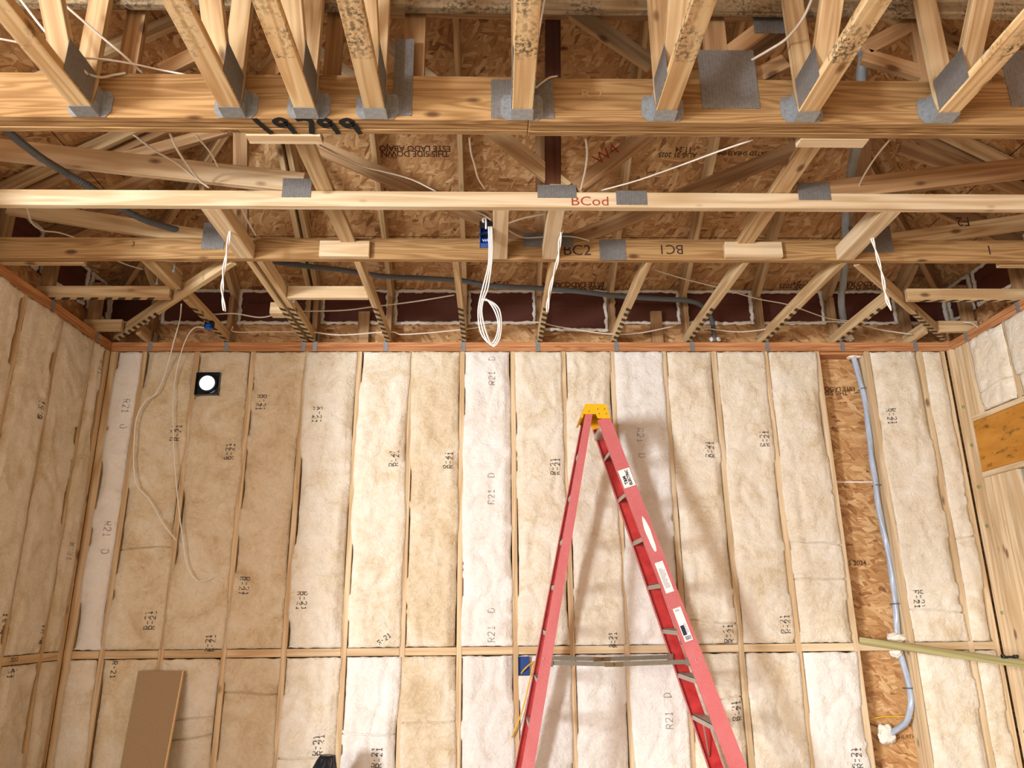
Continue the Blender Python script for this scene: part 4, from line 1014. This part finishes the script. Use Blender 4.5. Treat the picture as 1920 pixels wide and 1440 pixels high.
def blob(label, c, r, seed, sq=(1, 1, 1)):
    bm = bmesh.new(); bmesh.ops.create_icosphere(bm, subdivisions=4, radius=1)
    for v in bm.verts:
        k = 1 + 0.35 * noise.noise(v.co * 1.6 + Vector((seed, 0, 0))) + 0.14 * noise.noise(v.co * 5 + Vector((0, seed, 0)))
        v.co = Vector((v.co.x * sq[0], v.co.y * sq[1], v.co.z * sq[2])) * (k * r)
    o = link('foam_blob', mesh_from(bm, 'foam_blob', FOAM, True)); o.location = c
    return tag(o, label, 'foam', 'blobs of spray foam')
blob('flat white foam cap where the cable sleeve leaves the top plate', P(1600, 667, Y=YC), 0.05, 1.1, (1.15, 0.9, 0.55))
blob('white foam lump on top of the block around the cable sleeve', P(1680, 1196, Y=YC - 0.01), 0.055, 4.3, (1.25, 0.8, 0.6))
blob('white foam lump hanging under the block around the cable sleeve', P(1680, 1222, Y=YC - 0.005), 0.045, 7.9, (0.9, 0.8, 0.8))
blob('large white foam lump at the lower end of the cable sleeve', P(1662, 1377, Y=5.70), 0.06, 9.4, (1.05, 0.7, 1.2))
blob('small foam dab on the top plate near the hose end', P(1340, 636, Y=5.63), 0.035, 3.2, (1.4, 0.8, 0.6))
blob('foam dab on the top plate under the grey sleeve', P(1590, 634, Y=5.64), 0.038, 6.2, (1.3, 0.8, 0.7))

# ------------------------------------------------------------------ boxes
def elec_box(label, c, u, n, wd, ht, dp, mat, dark):
    v = Z_ ; t = thing('electrical_box', label, 'electrical box', c, 'electrical boxes')
    M = frame(Vector(c), u, v, n)
    bm = bmesh.new(); th = 0.003
    add_box(bm, (-wd / 2, -ht / 2, -dp), (wd / 2, ht / 2, -dp + th))
    for lo, hi in (((-wd / 2, -ht / 2, -dp), (-wd / 2 + th, ht / 2, 0)), ((wd / 2 - th, -ht / 2, -dp), (wd / 2, ht / 2, 0)), ((-wd / 2, -ht / 2, -dp), (wd / 2, -ht / 2 + th, 0)), ((-wd / 2, ht / 2 - th, -dp), (wd / 2, ht / 2, 0))):
        add_box(bm, lo, hi)
    place(link('shell', mesh_from(bm, 'shell', mat), t), M, t)
    return t, M
c = P(910, 437, Y=3.76)
eb, M = elec_box('bright blue and black electrical box screwed to the pale ceiling block', c, X_, -Y_, 0.062, 0.135, 0.05, BLUE, BLACK)
for z0, z1 in ((0.028, 0.07), (-0.012, -0.004)):
    bm = bmesh.new(); add_box(bm, (-0.033, z0, -0.03), (0.042, z1, 0.008), 0.002)
    if z0 > 0: add_box(bm, (-0.005, 0.07, -0.02), (0.028, 0.09, 0.004), 0.002)
    place(link('bracket', mesh_from(bm, 'bracket', BLACK), eb), M, eb)
bm = bmesh.new()
for k in range(3): add_tube(bm, [Vector((-0.015 + k * 0.013, -0.04, 0.001)), Vector((-0.009 + k * 0.013, -0.055, 0.004)), Vector((-0.004 + k * 0.013, -0.04, 0.001))], 0.0025, 5)
add_tube(bm, smooth_path([Vector((-0.01, 0.06, 0.01)), Vector((-0.014, 0.08, 0.012)), Vector((0.002, 0.085, 0.012)), Vector((0.004, 0.02, 0.012))], 6), 0.0055, 6)
place(link('wire_ends', mesh_from(bm, 'wire_ends', WHITE_CABLE, True), eb), M, eb)
eb2, M = elec_box('dark blue electrical box in the wool left of the ladder spreader', P(982, 1249, Y=D - 0.05), X_, -Y_, 0.078, 0.125, 0.025, BLUE_DK, BLACK)
eb3, M = elec_box('small blue round box clipped under the jack near the left corner', P(391, 607, Z=H - 0.02), X_, -Y_, 0.06, 0.05, 0.04, BLACK, BLACK)
bm = bmesh.new(); bmesh.ops.create_cone(bm, cap_ends=True, segments=20, radius1=0.03, radius2=0.026, depth=0.03)
o = link('round_cover', mesh_from(bm, 'round_cover', BLUE), eb3); place(o, Matrix.Translation(P(391, 613, Z=H - 0.035)), eb3)
# square metal box with bright round lens
a, b = P(368, 745, Y=D), P(417, 700, Y=D); c = (a + b) / 2; s = 0.5 * (b.x - a.x)
lb = thing('wall_light_box', 'square shiny metal box with a glowing round lens in a tan batt', 'light', (c.x, D, c.z))
bm = bmesh.new()
for lo, hi in (((-s, -s, -0.1), (s, s, -0.097)), ((-s, -s, -0.1), (-s + .004, s, 0.05)), ((s - .004, -s, -0.1), (s, s, 0.05)), ((-s, -s, -0.1), (s, -s + .004, 0.05)), ((-s, s - .004, -0.1), (s, s, 0.05)), ((-s, -s, 0.02), (s, s, 0.024))):
    add_box(bm, lo, hi)
MIR = galv('polished dark sheet steel', srgb(84, 104, 120), False, 0.14, 0.95)
place(link('metal_housing', mesh_from(bm, 'metal_housing', MIR), lb), frame(Vector((c.x, D, c.z)), X_, Z_, -Y_), lb)
q = P(392, 721, Y=D)
for nm, r, dep, mt, off in (('collar', 0.078, 0.02, MIR, 0.03), ('lens', 0.06, 0.02, GLOW, 0.038)):
    bm = bmesh.new(); bmesh.ops.create_cone(bm, cap_ends=True, segments=40, radius1=r, radius2=r * 0.96, depth=dep)
    place(link(nm, mesh_from(bm, nm, mt, False), lb), frame(Vector((q.x, D, q.z)), X_, Z_, -Y_) @ Matrix.Translation((0, 0, off)), lb)
bm = bmesh.new()
# bolts on small blocks
for pxp, lab in (((327, 508), 'small bolt hanging from the block behind the brown truss'), ((552, 566), 'small bolt hanging from the blocking beside the doubled jack'), ((295, 531), 'small bolt under the stub joist at the left')):
    q = P(pxp[0], pxp[1] - 8, Z=H + 0.015)
    bm = bmesh.new(); add_tube(bm, [q + Vector((0, 0, 0.03)), q + Vector((0, 0, -0.03))], 0.004, 8)
    bmesh.ops.create_cone(bm, cap_ends=True, segments=10, radius1=0.009, radius2=0.009, depth=0.012, matrix=Matrix.Translation(q + Vector((0, 0, -0.032))))
    tag(link('hanging_bolt', mesh_from(bm, 'hanging_bolt', GALV)), lab, 'bolt')

# ------------------------------------------------------------------ step ladder
LA, LB = 4.825, 0.075            # near rail plane  Y = LA + LB * (z - 1.5)
def PL(x, y):
    d = P(x, y, Y=1.0) - EYE
    t = LA / (d.y - LB * d.z)
    return EYE + d * t
lad = thing('step_ladder', 'red fiberglass step ladder with yellow top standing open before the back wall', 'ladder', (0.8, 5.05, 0))
YCN = 5.07
def mirror_y(p): return Vector((p.x, 2 * YCN - p.y, p.z))
def rail(tl, tr, bl, br, z_end, name):
    """near channel rail: outer web corners measured at the top and lower down, carried on to the floor; its twin opposite"""
    TLp, TRp, BLp, BRp = PL(*tl), PL(*tr), PL(*bl), PL(*br)
    k = (TLp.z - z_end) / (TLp.z - BLp.z)
    BLp, BRp = TLp.lerp(BLp, k), TRp.lerp(BRp, k)
    ax = ((BLp + BRp) / 2 - (TLp + TRp) / 2).normalized(); w = (TRp - TLp).normalized()
    inn = Vector((0, 1, 0)); inn = (inn - ax * inn.dot(ax)).normalized()
    w = ax.cross(inn); w = w if w.x > 0 else -w
    for m in (0, 1):
        o_out = []
        for a, b in ((TLp, TRp), (BLp, BRp)):
            ww = (b - a).length; c = (a + b) / 2; th, fl = 0.005, 0.030
            prof = [(-ww / 2, 0), (ww / 2, 0), (ww / 2, fl), (ww / 2 - th, fl), (ww / 2 - th, th), (-ww / 2 + th, th), (-ww / 2 + th, fl), (-ww / 2, fl)]
            o_out.append([c + w * p[0] + inn * p[1] for p in prof])
        bm = bmesh.new()
        if m: o_out = [[mirror_y(p) for p in r] for r in o_out]
        R1 = [bm.verts.new(p) for p in o_out[0]]; R2 = [bm.verts.new(p) for p in o_out[1]]
        for i in range(8):
            j = (i + 1) % 8; f = bm.faces.new((R1[i], R1[j], R2[j], R2[i]))
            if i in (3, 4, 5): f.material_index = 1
        bm.faces.new(R1); bm.faces.new(R2)
        bmesh.ops.recalc_face_normals(bm, faces=bm.faces)
        ro = place(link(name, mesh_from(bm, name, [FRP, FRP_IN]), lad), Matrix.Identity(4), lad)
        if not m: near = ro
        # rubber foot
        e = [(p) for p in o_out[1]]; c = sum(e, Vector()) / 8
        bm = bmesh.new(); add_box(bm, (-0.05, -0.025, -0.03), (0.05, 0.025, 0.03), 0.006)
        place(link('rubber_foot', mesh_from(bm, 'rubber_foot', BLACK), ro), Matrix.Translation(Vector((c.x, c.y, 0.03))), ro)
    return TLp, TRp, BLp, BRp, ax, w, inn, near
fr = rail((1120, 784), (1144, 784), (1369, 1440), (1400, 1440), 0.05, 'front_rail')
rr = rail((1098, 776), (1111, 776), (978, 1440), (1001, 1440), 0.05, 'rear_rail')
def at_z(rl, z, side=0.5):
    T = rl[0].lerp(rl[1], side); B = rl[2].lerp(rl[3], side); k = (T.z - z) / (T.z - B.z)
    return T.lerp(B, k)
# treads on the front rails, braces on the rear
for i, (sx_, sy_) in enumerate(((1143, 845), (1174, 924), (1206, 1009), (1239, 1097), (1276, 1186), (1311, 1278), (1351, 1367))):
    z = PL(sx_, sy_).z
    L_, R_ = at_z(fr, z, 0.06), at_z(fr, z, 0.94)
    y0 = L_.y + 0.006; y1 = 2 * YCN - y0
    bm = bmesh.new()
    add_box(bm, (L_.x, y0, z + 0.010), (R_.x, y1, z + 0.0135)); add_box(bm, (L_.x, y0, z - 0.018), (L_.x + 0.003, y1, z + 0.0135)); add_box(bm, (R_.x - 0.003, y0, z - 0.018), (R_.x, y1, z + 0.0135))
    for k in range(5):
        xx = L_.x + (R_.x - L_.x) * (k + 0.5) / 5; add_box(bm, (xx - 0.003, y0, z + 0.0135), (xx + 0.003, y1, z + 0.0155))
    place(link('tread', mesh_from(bm, 'tread', ALU), lad), Matrix.Identity(4), lad)
    L_, R_ = at_z(rr, z, 0.1), at_z(rr, z, 0.9); y0 = L_.y + 0.006; y1 = 2 * YCN - y0
    bm = bmesh.new(); add_box(bm, (L_.x + 0.006, y0, z - 0.016), (L_.x + 0.0095, y1, z + 0.016)); add_box(bm, (L_.x + 0.006, y0, z + 0.013), (L_.x + 0.026, y1, z + 0.016))
    place(link('rear_brace', mesh_from(bm, 'rear_brace', ALU), lad), Matrix.Identity(4), lad)
for z in (0.25, 0.53):
    L_, R_ = at_z(fr, z, 0.06), at_z(fr, z, 0.94); y0 = L_.y + 0.006; y1 = 2 * YCN - y0
    bm = bmesh.new(); add_box(bm, (L_.x, y0, z), (R_.x, y1, z + 0.0035)); add_box(bm, (L_.x, y0, z - 0.03), (L_.x + 0.003, y1, z))
    if z < 0.5: place(link('tread', mesh_from(bm, 'tread', ALU), lad), Matrix.Identity(4), lad)
    else: bm.free()
# knee braces under the lowest visible tread
for s in (0, 1):
    a, b = at_z(fr, PL(1351, 1367).z - 0.25, 0.3), at_z(fr, PL(1351, 1367).z - 0.01, 0.5)
    a = a + Vector((0, 0.02, 0)); b = b + Vector((0, 0.12, 0))
    if s: a, b = mirror_y(a), mirror_y(b)
    place_o = cable('knee_brace', [a, b], 0.005, ALU, parent=lad)
# yellow cap
ycap0 = PL(1118, 770).y - 0.014; ycap1 = 2 * YCN - ycap0
prof = [PL(1097, 758.5), PL(1136, 759), PL(1144, 785), PL(1121, 785), PL(1117, 777), PL(1092, 777)]
prof = [(p.x, p.z) for p in prof]
cap = bmesh.new()
def prism(bm, pts, y0, y1):
    f = [bm.verts.new((p[0], y0, p[1])) for p in pts]; g = [bm.verts.new((p[0], y1, p[1])) for p in pts]
    fs = [bm.faces.new(f), bm.faces.new(g[::-1])]
    for i in range(len(pts)):
        j = (i + 1) % len(pts); fs.append(bm.faces.new((f[i], g[i], g[j], f[j])))
    bmesh.ops.recalc_face_normals(bm, faces=bm.faces)
prism(cap, prof, ycap0, ycap0 + 0.012); prism(cap, prof, ycap1 - 0.012, ycap1)
zt = prof[0][1]; x0, x1 = prof[0][0], prof[1][0]
prism(cap, [(x0, zt - 0.0006), (x1, zt - 0.0006), (x1 + 0.003, zt - 0.014), (x0 - 0.003, zt - 0.014)], ycap0 + 0.006, ycap1 - 0.006)
prism(cap, [(x0, zt), (x0 + 0.008, zt), (prof[5][0] + 0.004, prof[5][1] - 0.02), (prof[5][0] - 0.012, prof[5][1] - 0.02)], ycap0 + 0.03, ycap1 - 0.006)
prism(cap, [(x1 - 0.008, zt), (x1, zt), (prof[2][0] - 0.001, prof[2][1]), (prof[2][0] - 0.008, prof[2][1])], ycap0 + 0.006, ycap1 - 0.006)
place(link('top_cap', mesh_from(cap, 'top_cap', YELLOW), lad), Matrix.Identity(4), lad)
topo = [o for o in lad.children if o.name.startswith('top_cap')][0]
for (rx, ry) in ((1104, 772), (1120, 768), (1133, 768), (1123, 776.5), (1136, 776.5), (1103, 788)):
    q = PL(rx, ry); q.y = ycap0 - 0.0005 if ry < 780 else q.y
    bm = bmesh.new(); bmesh.ops.create_uvsphere(bm, u_segments=10, v_segments=6, radius=0.005)
    for v in bm.verts: v.co.y *= 0.5
    place(link('rivet', mesh_from(bm, 'rivet', DULL, True), lad), Matrix.Translation(q), lad)
# top gusset and spreader bars
a, b = at_z(fr, PL(1118, 795).z, 0.0), at_z(fr, PL(1118, 795).z - 0.05, 0.9)
bm = bmesh.new(); add_box(bm, (a.x + 0.0, a.y + 0.012, b.z), (b.x - 0.01, 2 * YCN - a.y - 0.012, a.z - 0.012))
place(link('top_gusset', mesh_from(bm, 'top_gusset', ALU), lad), Matrix.Identity(4), lad)
for m in (0, 1):
    sp = thing_pts = [PL(1031, 1243), PL(1095, 1244), PL(1151, 1246), PL(1220, 1243.5), PL(1293, 1241)]
    for p in sp: p.y += 0.016
    hinge = sp[2]
    if m: sp = [mirror_y(p) for p in sp]
    sp_o = None
    for k in (0, 2):
        q = (sp[k], sp[k + 1], sp[k + 2]) ; 
        A, B = sp[k], sp[k + 2]
        d = (B - A).normalized(); up = d.cross(Vector((0, 1, 0)))
        lumber('spreader_bar', A - d * (0.02 if k == 2 else 0.0), B + d * (0.02 if k == 0 else 0), 0.004, 0.026, DULL, lad, up=up, bev=0.0)
    h = sp[2]
    bm = bmesh.new(); add_box(bm, (-0.055, -0.006, -0.014), (0.055, 0.006, 0.012)); bmesh.ops.create_uvsphere(bm, u_segments=10, v_segments=6, radius=0.008, matrix=Matrix.Translation((0, -0.006, 0)))
    place(link('spreader_hinge', mesh_from(bm, 'spreader_hinge', plain('worn steel', srgb(120, 104, 76), 0.5, 0.7)), lad), Matrix.Translation(h), lad)
    for e in (sp[0], sp[4]):
        bm = bmesh.new(); add_box(bm, (-0.02, -0.012, -0.022), (0.02, 0.012, 0.022), 0.002)
        place(link('spreader_bracket', mesh_from(bm, 'spreader_bracket', DULL), lad), Matrix.Translation(e), lad)
for (rx, ry) in ((1020, 1235), (1018, 1246), (1305, 1237), (1315, 1234)):
    q = PL(rx, ry); bm = bmesh.new(); bmesh.ops.create_uvsphere(bm, u_segments=10, v_segments=6, radius=0.006)
    place(link('rivet', mesh_from(bm, 'rivet', ALU, True), lad), Matrix.Translation(q), lad)
# stickers on the near front rail
AX, WD = -fr[5], None
ax = fr[4]; wv = fr[5]; nrm = Vector(fr[6]) * -1
def on_rail(px_, py_): return PL(px_, py_)
def sticker(name, c, halfw, halfl, mat, lift=0.0012, parent=fr[7], shape=None):
    bm = bmesh.new()
    if shape: vs = [bm.verts.new((a * halfw, b * halfl, 0)) for a, b in shape]
    else: vs = [bm.verts.new((a * halfw, b * halfl, 0)) for a, b in ((-1, -1), (1, -1), (1, 1), (-1, 1))]
    bm.faces.new(vs)
    r = bmesh.ops.extrude_face_region(bm, geom=bm.faces[:])
    for v in [g for g in r['geom'] if isinstance(g, bmesh.types.BMVert)]: v.co.z += 0.0006
    bmesh.ops.recalc_face_normals(bm, faces=bm.faces)
    o = link(name, mesh_from(bm, name, mat), parent)
    return place(o, frame(c + nrm * lift, wv, -ax, wv.cross(-ax)), parent)
# local frame of a sticker: x across the rail (to the right), y up the rail
def rail_c(y): return (PL(0, y) * 0) + at_z(fr, PL(1200, y).z, 0.5)
S1 = rail_c(896); stick = sticker('shop_sticker', S1, 0.040, 0.062, STICKER)
tx, ty = -ax, -wv
for s, size, o_, ink, bold in (('T&M', 0.030, -0.014, BLACK, 0.0014), ('ELECTRIC', 0.026, 0.013, BLACK, 0.0014)):
    k = text_on('sticker_lettering', s, size, S1 + nrm * 0.0022 + wv * o_ + tx * (-0.012 if s == 'T&M' else 0.0), tx, ty, ink, fr[7], bold, 0.0004, 0.95)
def bars(c, rows, ink, w, pitch, x0, seed, lift=0.0022):
    rnd_ = random.Random(seed); bm = bmesh.new()
    for i in range(rows):
        y = -i * pitch; l = w * rnd_.uniform(0.55, 1.0)
        x = x0
        while x < x0 + l:
            b = rnd_.uniform(0.002, 0.007); add_box(bm, (x, y - pitch * 0.25, 0), (x + b, y + pitch * 0.25, 0.0003)); x += b + 0.0018
    o = link('fine_print', mesh_from(bm, 'fine_print', ink), fr[7])
    return place(o, frame(c + nrm * lift, wv, -ax, wv.cross(-ax)), fr[7])
S0 = rail_c(1002); oval = [(math.cos(t) * (1 + 0.1 * math.sin(5 * t)), math.sin(t) * (1 + 0.04 * math.sin(9 * t))) for t in [i * math.pi / 16 for i in range(32)]]
sticker('scraped_label', S0 + wv * 0.004, 0.017, 0.118, STICKER, shape=oval)
S2 = rail_c(1082); sticker('warning_sticker', S2 - wv * 0.004, 0.027, 0.098, STICKER)
bars(S2 - wv * 0.004 - ax * 0.055, 22, GREYINK, 0.036, 0.0058, -0.018, 3)
S3 = rail_c(1171); sticker('spec_sticker', S3 - wv * 0.002, 0.026, 0.102, STICKER)
sticker('dark_print', S3 - wv * 0.011 + ax * 0.035, 0.012, 0.03, NAVY, 0.0024)
bars(S3 + wv * 0.004 + ax * 0.0, 10, GREYINK, 0.02, 0.0062, -0.004, 8)
bars(S3 - ax * 0.09, 2, NAVY, 0.028, 0.007, -0.016, 5)
bm = bmesh.new(); rnd2 = random.Random(4)
x = -0.018
while x < 0.018:
    b = rnd2.uniform(0.0012, 0.003); add_box(bm, (x, -0.012, 0), (x + b, 0.012, 0.0003)); x += b + rnd2.uniform(0.0012, 0.0024)
place(link('bar_code', mesh_from(bm, 'bar_code', NAVY), fr[7]), frame(S3 + ax * 0.083 + nrm * 0.0024, wv, -ax, wv.cross(-ax)), fr[7])

# ------------------------------------------------------------------ loose boards and the black bag
A, B = P(1612, 1201, Y=D - 0.02), P(1935, 1247, Y=4.95)
tag(lumber('treated_brace', A, B, 0.036, 0.05, TREAT), 'greenish treated brace crossing the right corner at block height', 'brace')
q = P(1893, 1232, Y=5.02)
bm = bmesh.new(); add_box(bm, (-0.05, -0.012, -0.008), (0.055, 0.012, 0.008), 0.003); add_box(bm, (-0.05, -0.014, -0.002), (-0.035, 0.014, 0.016), 0.002); add_box(bm, (0.03, -0.014, -0.006), (0.055, 0.014, 0.014), 0.004)
o = link('black_clamp', mesh_from(bm, 'black_clamp', BLACK)); o.location = q; tag(o, 'small black clamp on top of the greenish brace', 'clamp')
# leaning particle board
tl, tr = P(259, 1258, Y=D - 0.065), P(343, 1258, Y=D - 0.065)
bl, br = P(225, 1440, Y=5.36), P(309, 1440, Y=5.36)
k = tl.z / (tl.z - bl.z)
bl, br = tl.lerp(bl, k), tr.lerp(br, k); 
off = Vector((0, -0.012, 0)); bm = bmesh.new(); pn = thing('leaning_board', 'brown particle board offcut leaning on the batts at lower left', 'board', (bl + br) / 2)
dn = Vector((0, 1, 0)); nrm_b = (br - bl).cross(tl - bl).normalized(); nrm_b = nrm_b if nrm_b.y < 0 else -nrm_b
F_ = [bl, br, tr, tl]; f = [bm.verts.new(p) for p in F_]; g = [bm.verts.new(p - nrm_b * 0.018) for p in F_]
bm.faces.new(f); bm.faces.new(g[::-1])
for i in range(4):
    fc = bm.faces.new((f[i], g[i], g[(i + 1) % 4], f[(i + 1) % 4])); fc.material_index = 0
bmesh.ops.recalc_face_normals(bm, faces=bm.faces)
place(link('board_face', mesh_from(bm, 'board_face', [PANELB]), pn), Matrix.Identity(4), pn)
lumber('cut_edge', br + nrm_b * 0.0 + (br - bl).normalized() * 0.004, tr + (br - bl).normalized() * 0.004, 0.009, 0.019, PANELE, pn, up=nrm_b, bev=0.0)
# black bag: crumpled, its peak just in the frame
pk = P(618, 1416, Y=5.25)
bm = bmesh.new(); bmesh.ops.create_icosphere(bm, subdivisions=5, radius=1)
for v in bm.verts:
    c = v.co.copy(); h = (c.z + 1) / 2
    r = 0.17 * (1 - h) ** 0.7 + 0.025
    k = 1 + 0.25 * noise.noise(c * 2.3) + 0.12 * abs(noise.noise(c * 7)) + 0.10 * noise.noise(Vector((math.atan2(c.y, c.x) * 2.2, h * 2, 3)))
    h2 = min(1.0, h * 1.16 + 0.02 * noise.noise(c * 9))
    v.co = Vector((c.x * r * k - 0.10 * (1 - h) , c.y * r * k * 0.8, h2 * (pk.z + 0.0) + 0.03 * noise.noise(c * 5) * (1 - h)))
o = link('black_bag', mesh_from(bm, 'black_bag', plain('black bag film', srgb(22, 26, 34), 0.3), True)); o.location = (pk.x, pk.y, 0.0)
tag(o, 'crumpled black plastic bag peeking up at the bottom edge', 'bag')
